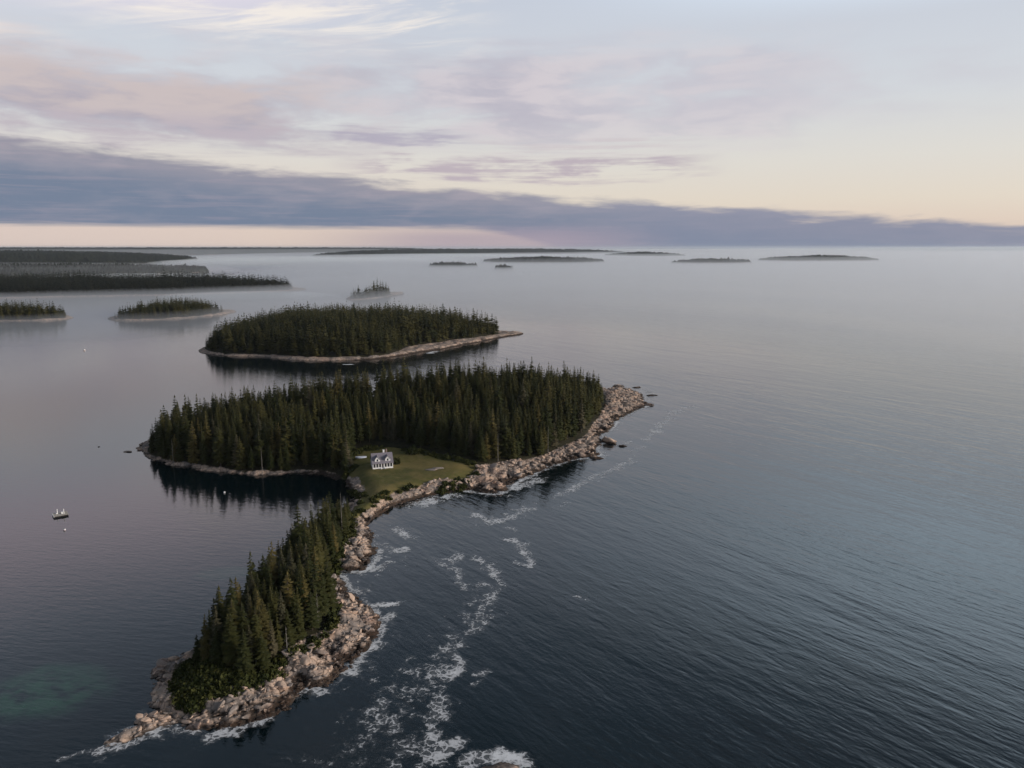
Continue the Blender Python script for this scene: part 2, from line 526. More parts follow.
# ------------------------------------------------------------------ sea
def make_water():
    m, p = new_mat('sea')
    P = position()
    x, y, z = sep(P)
    n0 = noise(P, .012, 4, .55)
    c_ = mixc(sstep(n0, .35, .65), (.0010, .0050, .0066), (.0018, .0078, .0098))
    # pale sand seen through shallow water, with dark weed over it
    gx, gy = g(50, 690)
    w1 = noise(P, .06, 4, .6, .5)
    q = V.m('POWER', (x - gx) / 14.0, 2.0) + V.m('POWER', (y - gy) / 10.5, 2.0)
    sh = sstep(q + (w1 - .5) * 1.6, 1.15, .15) * sstep(noise(P, .22, 3, .6), .30, .62)
    hx, hy = g(225, 573)
    q2 = V.m('POWER', (x - hx) / 10.0, 2.0) + V.m('POWER', (y - hy) / 5.0, 2.0)
    sh2 = sstep(q2 + (w1 - .5) * 1.4, 1.0, .2)
    c_ = mixc(sh * .8 + sh2 * .55, c_, (.022, .078, .042))
    setc(p, c_)
    p.inputs['IOR'].default_value = 1.52
    p.inputs['Roughness'].default_value = .07
    p.inputs['Specular IOR Level'].default_value = .55
    # sheltered water on the left of the islands is calmer
    calm = sstep(x + y * .28, 45.0, -25.0)
    amp = 1.0 - calm * .62
    def waves(ang, lam, stretch, sc2, det, dist=.3):
        ca, sa = math.cos(R(ang)), math.sin(R(ang))
        u = x * ca + y * sa; w = y * ca - x * sa
        return noise(vec(u / lam, w / (lam * stretch), 0.0), 1.0, det, .55, dist)
    h = waves(35, 2.3, 4.6, 1, 2, .25) * .18 + waves(47, 1.45, 3.4, 1, 2, .3) * .095 + waves(14, .8, 2.0, 1, 3, .3) * .055 + waves(30, 5.6, 4.0, 1, 1, .3) * .15
    h2 = waves(80, 1.5, 4.5, 1, 2, .25) * .075 + waves(66, .7, 2.6, 1, 2, .2) * .04
    gust = .5 + sstep(noise(vec(x * .004 + y * .0015, y * .0016, 0.0), 1.0, 4, .55, .4),   .30, .70) * .85
    h = h + waves(38, 14.0, 5.0, 1, 1, .4) * .34
    H = (h * (1.0 - calm) * .82 + h2 * calm * .62 + h * .09 * calm) * gust
    bump(p, H, 1.0, 1.0)
    return m
S = 41000.0
me = np_mesh('water', np.array([(-S, -2900, 0), (S, -2900, 0), (S, 45000, 0), (-S, 45000, 0)], float), np.array([[0, 1, 2, 3]]), make_water())
water = tag(link('water', me), kind='structure')

# ------------------------------------------------------------------ trees
def spruce(h, r, seed, whorls, per, dead_low=.0, lean=0.0):
    """needle crown of a spruce: whorls of drooping fronds. Returns verts, tris"""
    rg = np.random.RandomState(seed)
    Vt = []; F = []
    for w in range(whorls):
        t = (w + rg.rand() * .6) / whorls
        z0 = h * (.06 + dead_low + (.93 - dead_low) * t)
        prof = (1 - t) ** .74 * (.72 + .28 * min(1, t * 5)) + .05
        n = max(4, int(round(per * (1 - .35 * t))))
        a0 = rg.rand() * 6.28
        for k in range(n):
            if rg.rand() < .10: continue
            a = a0 + 6.28 * k / n + rg.randn() * .22
            L = r * prof * (.55 + .78 * rg.rand())
            dr = L * (.22 + .30 * rg.rand()) * (1.0 - .75 * t)
            u = np.array([math.cos(a), math.sin(a), 0]); s_ = np.array([-math.sin(a), math.cos(a), 0])
            zz = z0 + rg.randn() * h * .008
            o = np.array([lean * zz, 0, zz])
            Z = np.array([0, 0, 1.])
            wd = L * (.30 + .1 * rg.rand())
            p = [o + u * L * .04 + Z * .12 * L, o + u * L * .52 - Z * dr * .35, o + u * L - Z * dr * .75 + Z * L * .06,
                 o + u * L * .34 + s_ * wd - Z * (dr * .45 + wd * .35), o + u * L * .74 + s_ * wd * .72 - Z * (dr * .8 + wd * .3),
                 o + u * L * .34 - s_ * wd - Z * (dr * .45 + wd * .35), o + u * L * .74 - s_ * wd * .72 - Z * (dr * .8 + wd * .3)]
            b = len(Vt); Vt += p
            F += [(b, b + 3, b + 1), (b + 1, b + 3, b + 4), (b + 1, b + 4, b + 2), (b, b + 1, b + 5), (b + 1, b + 6, b + 5), (b + 1, b + 2, b + 6)]
    # leader
    b = len(Vt)
    for k in range(3):
        a = 2.09 * k; Vt.append(np.array([lean * h + .12 * math.cos(a) * r, .07 * math.sin(a) * r, h * .94]))
    Vt.append(np.array([lean * h, 0, h * 1.01]))
    F += [(b, b + 1, b + 3), (b + 1, b + 2, b + 3), (b + 2, b, b + 3)]
    return np.array(Vt), np.array(F)

def trunk_mesh(h, r0, name='trunk', mat=None):
    m_ = MB(); m_.tube([(0, 0, -.8), (0, 0, h * .5), (0, 0, h * .97)], [r0, r0 * .62, r0 * .12], 6)
    me = bpy.data.meshes.new(name); me.from_pydata(m_.v, [], m_.f); me.materials.append(mat or M_bark)
    return me

N_SHAPE = 7
SH = []
for k in range(N_SHAPE):
    rg = np.random.RandomState(100 + k)
    SH.append(spruce(1.0 * 16, 16 * (.15 + .06 * rg.rand()), 300 + k, 24 + k % 3 * 3, 8, dead_low=[0, .02, .0, .08, 0, .04, .12][k], lean=rg.randn() * .012))
SH_MID = [spruce(16., 16 * (.175 + .075 * (k % 3) / 2), 500 + k, 13, 6, dead_low=[0, .05, .1, 0][k]) for k in range(4)]
SH_LOW = [spruce(16., 16 * (.25 + .08 * (k % 3) / 2), 600 + k, 6, 5) for k in range(4)]

def scatter(poly, spacing, seed, inset=1.0, keep=None):
    rg = np.random.RandomState(seed)
    lo = poly.min(0); hi = poly.max(0)
    xs = np.arange(lo[0], hi[0], spacing); ys = np.arange(lo[1], hi[1], spacing * .88)
    X, Y = np.meshgrid(xs, ys)
    X = X + (np.arange(len(ys)) % 2)[:, None] * spacing * .5
    X = X + (rg.rand(*X.shape) - .5) * spacing * .85; Y = Y + (rg.rand(*X.shape) - .5) * spacing * .85
    d = sdf(X, Y, poly)
    k = d > inset
    return X[k], Y[k], d[k], rg

def merge(shapes, which, X, Y, Z, sxy, sz, rot, rnd):
    Vs = []; Fs = []; Rn = []; b = 0
    for i in range(len(X)):
        v, f = shapes[which[i]]
        ca, sa = math.cos(rot[i]), math.sin(rot[i])
        w = np.empty_like(v)
        w[:, 0] = (v[:, 0] * ca - v[:, 1] * sa) * sxy[i] + X[i]
        w[:, 1] = (v[:, 0] * sa + v[:, 1] * ca) * sxy[i] + Y[i]
        w[:, 2] = v[:, 2] * sz[i] + Z[i]
        Vs.append(w); Fs.append(f + b); Rn.append(np.full(len(v), rnd[i])); b += len(v)
    return np.concatenate(Vs), np.concatenate(Fs), np.concatenate(Rn)

# --- woods of the nearest island: the main wood and the wood on the point
wood_px = [(142, 449), (162, 457), (202, 465), (240, 468), (262, 469), (300, 466), (330, 469), (347, 474), (350, 466), (347, 457), (362, 450), (385, 447), (398, 448), (415, 451.5),
           (434, 455), (455, 458), (472, 460.5), (482, 464), (494, 462), (520, 459), (543, 454), (566, 443), (582, 435), (589, 424), (600, 412), (604, 402),
           (601, 394), (570, 397), (520, 405), (470, 409), (400, 412), (320, 416), (260, 421), (205, 428), (160, 438)]
point_px = [(190, 655), (206, 646), (226, 630), (246, 608), (272, 580), (298, 554), (320, 533), (341, 513), (351, 513), (347, 535), (333, 556), (325, 575), (329, 598), (332, 614),
            (322, 627), (302, 640), (284, 652), (270, 666), (252, 674), (232, 674), (212, 668)]
wood = smooth_poly(gp(wood_px, 2.6), 1)
pwood = smooth_poly(gp(point_px, 3.0), 1)
TR = []
X, Y, D, rg = scatter(wood, 3.5, 11, .3)
for x, y, d in zip(X, Y, D):
    gapn = vnoise(np.array(x / 13.), np.array(y / 13.), 91)
    if gapn < .16 and d > 4: continue
    hgt = (12.8 + 3.5 * vnoise(np.array(x / 22.), np.array(y / 22.), 92) + rg.randn() * 1.9) * (1 + .22 * (rg.rand() < .04))
    if d < 3.5: hgt *= .62 + .38 * rg.rand()
    TR.append((x, y, max(5.0, hgt), 'wood', d))
X, Y, D, rg = scatter(pwood, 2.45, 12, .2)
for x, y, d in zip(X, Y, D):
    hgt = 11.0 + rg.randn() * 2.0 + 2.2 * vnoise(np.array(x / 9.), np.array(y / 9.), 93)
    px, py, _ = to_px([(x, y, 4)])
    if d < 2: hgt *= .6 + .35 * rg.rand()
    if px[0] > 332: hgt *= .72
    if py[0] > 640: hgt *= .72 + .28 * rg.rand()
    TR.append((x, y, max(3.0, hgt), 'point', d))
TX = np.array([t[0] for t in TR]); TY = np.array([t[1] for t in TR]); TH = np.array([t[2] for t in TR])
TZ = near.z(TX, TY)
ok = (TZ > .5) & (sdf(TX, TY, coast) > 2.6 * (.25 + 1.5 * fbm(TX * .3 / 2.6, TY * .3 / 2.6, 19, 3)))
TR = [t for t, k in zip(TR, ok) if k]; TX, TY, TH, TZ = TX[ok], TY[ok], TH[ok], TZ[ok]
# how much of each tree the photograph shows: nearest first into an id buffer
buf = np.full((768, 1024), -1)
bx, by, bd = to_px(np.stack([TX, TY, TZ], 1)); tx_, ty_, _ = to_px(np.stack([TX, TY, TZ + TH], 1))
seen = np.zeros(len(TX))
for i in np.argsort(bd):
    hw = TH[i] * .16 / bd[i] * F_PX
    y0, y1 = ty_[i], by[i]
    for yy in range(max(0, int(y0)), min(767, int(y1)) + 1):
        w_ = hw * max(.08, (yy - y0) / (y1 - y0 + 1e-6))
        a, b = int(max(0, bx[i] - w_)), int(min(1023, bx[i] + w_)) + 1
        row = buf[yy, a:b]; fr = row < 0
        seen[i] += fr.sum(); row[fr] = i
order = np.argsort(-seen)
indiv = order[:286]
rest = order[286:]
print('trees', len(TX), 'individual', len(indiv), 'min seen', seen[indiv[-1]])

TALL = {'wood': (17.2, 14), 'point': (13.2, 9.5)}
def tree_zone(i):
    px, py = bx[i], by[i]; d = TR[i][4]
    if TR[i][3] == 'point':
        side = 'beside the boulder shore' if (px > 300 and d < 4.5) else ('on the cove side' if px < 250 + (600 - py) * .85 else 'in the middle')
        if py > 640: return 'at the bushy tip of the point', 'spruces at the bushy tip of the point'
        if py > 600: return f'on the outer half of the point, {side}', 'spruces on the outer half of the point'
        if py > 560: return f'halfway along the point, {side}', 'spruces halfway along the point'
        return f'on the point\'s end nearest the lawn, {side}', 'spruces on the inner end of the point'
    row = 'in the front row' if d < 4.5 else ('in the second row' if d < 11 else 'deep in the wood')
    if px < 180: return f'{row} at the island\'s left tip', 'spruces at the left tip of the cottage island'
    if px < 225: return f'{row} left of the cove', 'spruces above the left half of the cove'
    if px < 275: return f'{row} above the cove\'s middle', 'spruces above the middle of the cove'
    if px < 318: return f'{row} above the cove\'s right half', 'spruces above the right half of the cove'
    if px < 358: return f'{row} left of the cottage', 'spruces left of the cottage'
    if px < 405: return f'{row} behind the cottage', 'spruces behind the cottage'
    if px < 440: return f'{row} right behind the lawn', 'spruces behind the lawn'
    if px < 485: return f'{row} at the lawn\'s right end', 'spruces at the right end of the lawn'
    if px < 530: return f'{row} right of the lawn', 'spruces above the boulders right of the lawn'
    if px < 570: return f'{row} above the outer shore', 'spruces above the outer shore'
    return f'{row} beside the pink ledges', 'spruces beside the pink ledges'

crown_me = {}; trunk_me = {}
for k in range(N_SHAPE):
    for cn, m_ in M_fol.items():
        crown_me[k, cn] = np_mesh('crown', SH[k][0], SH[k][1], m_)
    trunk_me[k] = trunk_mesh(16., .24)
rg = np.random.RandomState(5)
def make_tree(k, cn):
    t = empty('spruce_tree', (0, 0, 0))
    link('trunk', trunk_me[k], t); link('crown', crown_me[k, cn], t)
    return t
proto = {}
names = list(M_fol)
for i in indiv:
    k = rg.randint(N_SHAPE)
    cn = names[rg.choice(4, p=[.40, .34, .15, .11])]
    if (k, cn) not in proto:
        t = make_tree(k, cn); proto[k, cn] = t
    else:
        src = proto[k, cn]
        t = src.copy(); col.objects.link(t)
        for ch in list(src.children):
            c2 = ch.copy(); col.objects.link(c2); c2.parent = t
    s_ = TH[i] / 16.; w_ = s_ ** .7 * (.68 + .55 * rg.rand())
    t.location = (TX[i], TY[i], TZ[i] - .1); t.scale = (w_, w_, s_); t.rotation_euler = (0, 0, rg.rand() * 6.28)
    where, grp = tree_zone(i)
    hi_, lo_ = TALL[TR[i][3]]
    size = 'tall' if TH[i] > hi_ else ('mid-height' if TH[i] > lo_ else 'short')
    shape_w = 'broad' if w_ / s_ > .95 else 'slim'
    tag(t, f'{size} {shape_w} {cn} spruce {where}', 'tree', grp)
# the trees beyond the three hundred that show largest
wh = rg.randint(0, N_SHAPE, len(rest))
s_ = TH[rest] / 16.
Vt, Fc, Rn = merge(SH, wh, TX[rest], TY[rest], TZ[rest] - .1, s_ ** .7 * (.68 + .55 * rg.rand(len(rest))), s_, rg.rand(len(rest)) * 6.28, rg.rand(len(rest)))
tag(link('spruce_forest', np_mesh('spruce_forest', Vt, Fc, M_wood_f, {'rnd': Rn})), 'dense dark spruce wood filling the middle of the cottage island', 'forest', kind='stuff')

# dead trees
def dead_tree(x, y, h, seed, label):
    rg = np.random.RandomState(seed)
    t = empty('dead_tree', (x, y, float(near.z(x, y))))
    link('trunk', trunk_mesh(h, .12, mat=M_dead), t)
    m_ = MB()
    for k in range(26):
        zz = h * (.25 + .7 * rg.rand()); a = rg.rand() * 6.28; L = (.35 + 1.3 * rg.rand()) * (1.05 - zz / h)
        m_.tube([(0, 0, zz), (L * .6 * math.cos(a), L * .6 * math.sin(a), zz - .08), (L * math.cos(a), L * math.sin(a), zz + .1 - .3 * rg.rand())], [.05, .035, .012], 4)
    m_.build('dead_branches', M_dead, t)
    tag(t, label, 'tree', 'dead trees')
for (px, py, h, sd_, lb) in [(262, 466, 11, 5, 'bare grey dead spruce at the front of the wood above the middle of the cove'), (498, 460, 12, 6, 'bare dead spruce at the wood edge above the boulders right of the lawn'), (548, 450, 12, 7, 'bare dead spruce at the wood edge above the outer boulder shore'), (318, 622, 8, 8, 'thin bare dead spruce on the right edge of the wooded point'), (287, 650, 7, 9, 'short bare dead spruce by the ledges right of the bushes'), (342, 531, 13.5, 1, 'tall bleached dead spruce trunk at the inner end of the narrow point'),
                             (331, 533, 11, 2, 'bare grey dead spruce left of the tallest dead trunk, by the cove'),
                             (243, 671, 4.2, 3, 'small bare dead spruce among green bushes at the tip of the point'),
                             (173, 458, 12, 4, 'pale dead spruce at the front of the wood near the left tip')]:
    x, y = g(px, py, 3.5); dead_tree(x, y, h, sd_, lb)

# ------------------------------------------------------------------ shrubs
def leaf_clump(R_, H_, n, seed, leaf=.35):
    rg = np.random.RandomState(seed)
    u = rg.randn(n, 3); u /= np.linalg.norm(u, axis=1)[:, None]; u[:, 2] = np.abs(u[:, 2])
    rr = rg.rand(n) ** .4
    lump = 1 + .3 * np.sin(u[:, 0] * 5 + seed) * np.cos(u[:, 1] * 4 + seed)
    P = u * (rr * lump)[:, None] * np.array([R_, R_, H_])
    a = rg.randn(n, 3); a /= np.linalg.norm(a, axis=1)[:, None]
    b = np.cross(a, rg.randn(n, 3)); b /= np.linalg.norm(b, axis=1)[:, None]
    sz = leaf * (.6 + .8 * rg.rand(n))[:, None]
    Vt = np.stack([P - a * sz, P + b * sz * .6, P + a * sz, P - b * sz * .6], 1).reshape(-1, 3)
    return Vt, np.arange(4 * n).reshape(n, 4)
CL = [leaf_clump(1.0, .8, 130, 40 + k, .28) for k in range(5)]
bush_px = [(173, 661), (195, 651), (215, 645), (240, 655), (268, 660), (266, 673), (250, 683), (238, 688), (215, 691.5), (198, 700), (185, 697), (174, 698), (171, 680)]
bx_, by_, bd_, rg = scatter(smooth_poly(gp(bush_px, 3.4), 1), 1.25, 21, .3)
rim = []
def strip(px_line, n, wid, z=4.0, seed=0):
    rg = np.random.RandomState(seed); L = gp(px_line, z)
    for _ in range(n):
        t = rg.rand() * (len(L) - 1); i = int(t); p = L[i] * (1 - t + i) + L[i + 1] * (t - i)
        rim.append((p[0] + rg.randn() * wid, p[1] + rg.randn() * wid))
strip([(358, 509), (368, 505), (383, 497), (404, 488), (416, 485)], 14, .5, z=3.2, seed=1)
strip([(378, 496), (390, 491)], 8, .8, z=3.4, seed=8)
strip([(440, 481), (452, 477), (462, 475), (472, 470), (478, 466)], 34, 1.2, z=5, seed=2)
strip([(346, 476), (358, 482), (364, 488), (362, 496)], 24, .7, z=5, seed=3)
strip([(352, 508), (350, 522), (344, 536), (334, 555), (328, 575)], 70, .8, seed=4)
strip([(332, 600), (334, 618), (322, 629), (300, 641), (280, 654), (268, 668)], 70, .6, seed=5)
strip([(405, 451), (425, 455), (455, 459), (474, 463)], 90, 1.0, seed=6)
strip([(350, 467), (348, 458), (362, 450.5), (378, 449)], 70, 1.1, seed=7)
BX = np.concatenate([bx_, [p[0] for p in rim]]); BY = np.concatenate([by_, [p[1] for p in rim]])
BZ = near.z(BX, BY); n = len(BX)
sz = .75 + .6 * rg.rand(n)
Vt, Fc, Rn = merge(CL, rg.randint(0, 5, n), BX, BY, BZ - .15, sz * 1.15, sz * (.8 + .7 * rg.rand(n)), rg.rand(n) * 6.28, rg.rand(n))
tag(link('shrubbery', np_mesh('shrubbery', Vt, Fc, M_shrub, {'rnd': Rn})), 'low green scrub along the wood and lawn edges and on the tip of the point', 'shrubs', kind='stuff')

def shrub(px, py, r, h, seed, mat, label):
    x, y = g(px, py, 4.8)
    v, f = leaf_clump(r, h, 900, seed, .22)
    o = link('shrub', np_mesh('shrub', v, f, mat), loc=(x, y, float(near.z(x, y))))
    tag(o, label, 'shrub')
shrub(396.5, 462, 1.6, 2.6, 71, M_fol['dark green'], 'dark rounded shrub against the right end of the cottage')
shrub(413, 453, 2.4, 2.3, 72, M_shrub, 'bright green wide bush at the wood edge right of the cottage')

# ------------------------------------------------------------------ boulders
from mathutils import Vector
import bmesh
def rock_shape(seed, sub, cuts):
    rg = np.random.RandomState(seed)
    bm = bmesh.new(); bmesh.ops.create_icosphere(bm, subdivisions=sub, radius=1)
    v = np.array([p.co for p in bm.verts]); f = np.array([[q.index for q in t.verts] for t in bm.faces]); bm.free()
    for _ in range(cuts):
        nn = rg.randn(3); nn /= np.linalg.norm(nn); o = .48 + .35 * rg.rand()
        d = v @ nn - o; v = v - np.outer(np.maximum(d, 0), nn)
    v += rg.randn(*v.shape) * .012
    return v * np.array([1.15, .55 + .4 * rg.rand(), .34 + .3 * rg.rand()]), f
RS = [rock_shape(900 + k, 3, 14) for k in range(10)]
RL = [rock_shape(950 + k, 2, 9) for k in range(8)]
RT = [rock_shape(980 + k, 1, 5) for k in range(8)]
rgb = np.random.RandomState(77)
xs = rgb.uniform(coast[:, 0].min() - 3, coast[:, 0].max() + 3, 230000); ys = rgb.uniform(coast[:, 1].min() - 3, coast[:, 1].max() + 3, 230000)
dc = sdf(xs, ys, coast); dvv = sdf(xs, ys, veg)
zz = near.z(xs, ys)
band = (dc > -2.2) & (dvv < .3) & (zz > -.7)
dens = np.where(dc < 0, .18, 1.0) * np.where(vnoise(xs / 6, ys / 6, 15) < .25, .35, 1.0)
band &= rgb.rand(len(xs)) < dens
xs, ys, zz, dc, dvv = xs[band], ys[band], zz[band], dc[band], dvv[band]
px, py, dep = to_px(np.stack([xs, ys, zz], 1))
# keep more of the near ones
kp = rgb.rand(len(xs)) < np.where((ys > 300) & (px > 520), .55, 1.0) * np.where(ys < 200, 1.0, np.where(ys < 300, .75, .5))
xs, ys, zz, dc, dvv, px, py, dep = [a[kp] for a in (xs, ys, zz, dc, dvv, px, py, dep)]
size = np.exp(rgb.randn(len(xs)) * .62) * np.where(dc < 0, .5, .52)
size = np.clip(size, .25, 2.4) * np.where((ys > 300) & (px > 540), .72, np.where(ys < 200, .56, .64))
hid = buf[np.clip(py.astype(int), 0, 767), np.clip(px.astype(int), 0, 1023)] >= 0
score = size / dep * np.where(hid, .2, 1) * np.where(zz < .2, .6, 1)
o_ = np.argsort(-score)
big, small = o_[:270], o_[270:17000]
print('rocks', len(xs))
rock_me = [np_mesh('boulder', v, f, M_rock) for v, f in RS]
def rock_zone(i):
    if py[i] > 715: return 'at the bare foot of the point', 'boulders at the foot of the point'
    if px[i] < 200 and py[i] > 640: return 'on the bare left tip of the point', 'boulders on the left tip of the point'
    if py[i] > 690: return 'below the bushes of the point', 'boulders below the bushes of the point'
    if py[i] > 655: return 'right of the bushes of the point', 'boulders right of the bushes of the point'
    if py[i] > 620: return 'on the outer right shore of the wooded point', 'boulders on the outer right shore of the point'
    if py[i] > 578: return 'halfway along the right shore of the point', 'boulders halfway along the point'
    if py[i] > 520: return 'on the stony neck between the point and the lawn', 'boulders on the stony neck'
    if px[i] < 360: return 'on the pale shore round the cove', 'boulders round the cove'
    if px[i] < 440: return 'on the stony shore below the lawn', 'boulders below the lawn'
    if px[i] < 520: return 'on the shore at the right end of the lawn', 'boulders at the right end of the lawn'
    return 'on the pink ledges of the island', 'boulders on the pink ledges'
for q, i in enumerate(big):
    k = rgb.randint(len(RS))
    if q < len(RS):
        k = q; o = link('boulder', rock_me[k])
        first = o if q == 0 else first
        protos_r = [o] if q == 0 else protos_r + [o]
    else:
        o = protos_r[k].copy(); col.objects.link(o)
    s1 = size[i]
    o.location = (xs[i], ys[i], zz[i] + s1 * .10); o.scale = (s1 * 1.1, s1 * 1.1, s1 * (.55 + .4 * rgb.rand()))
    o.rotation_euler = (rgb.randn() * .35, rgb.randn() * .35, rgb.rand() * 6.28)
    where, grp = rock_zone(i)
    sw = 'huge' if s1 > 1.4 else ('large' if s1 > 1.0 else ('middle-sized' if s1 > .75 else 'smaller'))
    wet = 'dark wet' if zz[i] < .55 else ('half-wet' if zz[i] < 1.1 else ('pale dry' if zz[i] > 2.6 else 'tan'))
    edge = ', by scrub' if dvv[i] > -2.0 else (', by water' if dc[i] < 1.5 else '')
    tag(o, f'{sw} {wet} boulder {where}{edge}', 'boulder', grp)
def stones(ids, shapes, seed):
    rr = np.random.RandomState(seed); n = len(ids)
    return merge(shapes, rr.randint(0, 8, n), xs[ids], ys[ids], zz[ids] + size[ids] * .12, size[ids], size[ids] * (.5 + .5 * rr.rand(n)), rr.rand(n) * 6.28, rr.rand(n))
va, fa, ra = stones(small[:3500], RL, 1); vb, fb, rb = stones(small[3500:], RT, 2)
Vt, Fc, Rn = np.concatenate([va, vb]), np.concatenate([fa, fb + len(va)]), np.concatenate([ra, rb])
tag(link('shore_stones', np_mesh('shore_stones', Vt, Fc, M_rock, {'rnd': Rn})), 'countless small granite stones strewn along the shore of the cottage island', 'stones', kind='stuff')

# rocks standing in the sea
def sea_rock(px, py, rx, ry, rz, seed, label, rot=0.0, zoff=0.0):
    x, y = g(px, py)
    v, f = rock_shape(seed, 4, 12)
    v = v / np.abs(v).max(0); v = v * np.array([rx, ry, rz])
    nz = (fbm(v[:, 0] * .9 + 9, v[:, 1] * .9 + v[:, 2] * .7, seed) - .5) * min(rx, ry) * .35
    v = v + v / (np.linalg.norm(v, axis=1)[:, None] + 1e-6) * nz[:, None]
    o = link('sea_rock', np_mesh('sea_rock', v, f, M_rock), loc=(x, y, zoff)); o.rotation_euler = (0, 0, rot)
    tag(o, label, 'rock')
sea_rock(607.5, 442, 4.6, 3.6, 2.6, 31, 'big dark weedy rock standing off the outer boulder shore', -.5)
sea_rock(623, 446, 2.2, 1.2, .9, 32, 'small dark rock in the surf right of the big weedy rock')
sea_rock(617, 386.5, 4.5, 2.4, 1.3, 33, 'low dark ledge in the sea behind the pink ledges')
sea_rock(636, 387.5, 3.2, 1.6, .8, 37, 'smallest dark rock awash beyond the pink ledges')
sea_rock(651, 395.5, 4.0, 1.3, .7, 34, 'thin dark rock awash right of the pink ledges')
sea_rock(649, 405.5, 3.6, 1.7, 1.2, 38, 'dark wet rock at the outermost corner of the pink ledges')
sea_rock(595, 458, 3.6, 1.8, 1.2, 39, 'dark rock at the end of the lower ledge below the wood')
sea_rock(127.5, 452, 1.9, .8, .5, 35, 'small dark flat rock alone off the left tip of the island', zoff=.05)
sea_rock(499, 772, 3.6, 2.6, 1.1, 36, 'pale foam-washed rock at the bottom edge of the picture', .3)
sea_rock(99, 447, .5, .35, .3, 40, 'tiny dark rock just awash left of the lone flat rock')

# pale ledges on the lawn
for (px_, py_, a, b, sd_, lb) in [(432, 468.8, 2.6, .9, 51, 'flat pale ledge in the lawn, left one of the pair'),
                                  (438, 467.5, 2.2, 1.0, 52, 'flat pale ledge in the lawn, right one of the pair'),
                                  (452, 476, 2.0, .9, 53, 'flat pale ledge at the lower edge of the lawn'),
                                  (469, 470.5, 2.6, 1.4, 54, 'pale ledge at the right corner of the lawn')]:
    x, y = g(px_, py_, 4.6)
    v, f = rock_shape(sd_, 3, 8); v = v / np.abs(v).max(0) * np.array([a, b, .45])
    o = link('ledge', np_mesh('ledge', v, f, M_rock), loc=(x, y, float(near.z(x, y)) + .08))
    tag(o, lb, 'rock')

# ------------------------------------------------------------------ cottage
M_white = plain('white_paint', (.84, .83, .81), .6, .08, 1.5)
M_shingle = plain('roof_shingle', (.235, .215, .24), .85, .3, 6.0)
M_glass, _p = new_mat('window_glass'); setc(_p, (.02, .025, .035)); _p.inputs['Roughness'].default_value = .08
M_porch_shade = plain('porch_shade', (.035, .036, .042), .6, .2)  # near-black colour stands in for the shade inside the porch
M_door = plain('door_paint', (.16, .13, .13), .6)
M_brick = plain('chimney_brick', (.30, .22, .19), .9, .3, 5.0)
M_floorb = plain('porch_boards', (.42, .40, .38), .8)
M_dark_in = plain('porch_back_wall', (.40, .38, .37), .8)

hx, hy = g(381.5, 468, 4.4)
hz = float(near.z(hx, hy))
rot = R(17)
cot = empty('cottage', (hx - .4, hy + 3.2, hz - .1), rot)
cot.scale = (.86, .86, .85)
W, DPT = 4.3, 3.7         # half width, half depth
E, RG = 2.75, 6.15        # eave, ridge
PD = 2.0                  # porch depth
m_ = MB()
yb, yf = DPT, -DPT + PD
m_.add([(-W, yf, 0), (W, yf, 0), (W, yb, 0), (-W, yb, 0), (-W, yf, E), (W, yf, E), (W, yb, E), (-W, yb, E)],
       [(0, 1, 5, 4), (1, 2, 6, 5), (2, 3, 7, 6), (3, 0, 4, 7)])
m_.build('wall', M_white, cot)
for s in (-1, 1):           # gable ends close the roof, porch included
    m_ = MB(); a, b = s * W, s * (W - .14)
    m_.add([(a, -DPT, E), (a, DPT, E), (a, 0, RG - .1), (b, -DPT, E), (b, DPT, E), (b, 0, RG - .1)],
           [(0, 1, 2) if s > 0 else (2, 1, 0), (3, 4, 5) if s < 0 else (5, 4, 3), (0, 3, 4, 1), (1, 4, 5, 2), (2, 5, 3, 0)])
    gb = m_.build('gable', M_white, cot)
    m_ = MB(); m_.box(s * (W + .02) - .03, s * (W + .02) + .03, -.55, .55, E + .75, E + 1.95)
    gw = m_.build('window', M_white, cot)
    m_ = MB(); m_.box(s * (W + .045) - .02, s * (W + .045) + .02, -.43, .43, E + .87, E + 1.83)
    m_.build('pane', M_glass, gw)
m_ = MB(); ov = .35; t = .16
sl = (RG - E) / DPT
for s in (-1, 1):
    y0 = s * (DPT + ov); z0 = E - ov * sl
    m_.add([(-W - .3, y0, z0), (W + .3, y0, z0), (W + .3, 0, RG), (-W - .3, 0, RG), (-W - .3, y0, z0 + t), (W + .3, y0, z0 + t), (W + .3, 0, RG + t), (-W - .3, 0, RG + t)],
           [(0, 1, 2, 3), (7, 6, 5, 4), (0, 4, 5, 1), (1, 5, 6, 2), (2, 6, 7, 3), (3, 7, 4, 0)])
roof = m_.build('roof', M_shingle, cot)
m_ = MB(); m_.box(.65, 1.35, .35, 1.0, RG - .9, RG + 1.05); m_.box(.58, 1.42, .28, 1.07, RG + 1.05, RG + 1.2)
m_.build('chimney', M_white, roof)
m_ = MB(); m_.box(1.95, 2.5, .6, 1.15, RG - 1.1, RG + 1.35); m_.box(1.9, 2.55, .55, 1.2, RG + 1.35, RG + 1.48)
c2 = m_.build('chimney', M_brick, roof); c2['label'] = 'darker brick chimney'
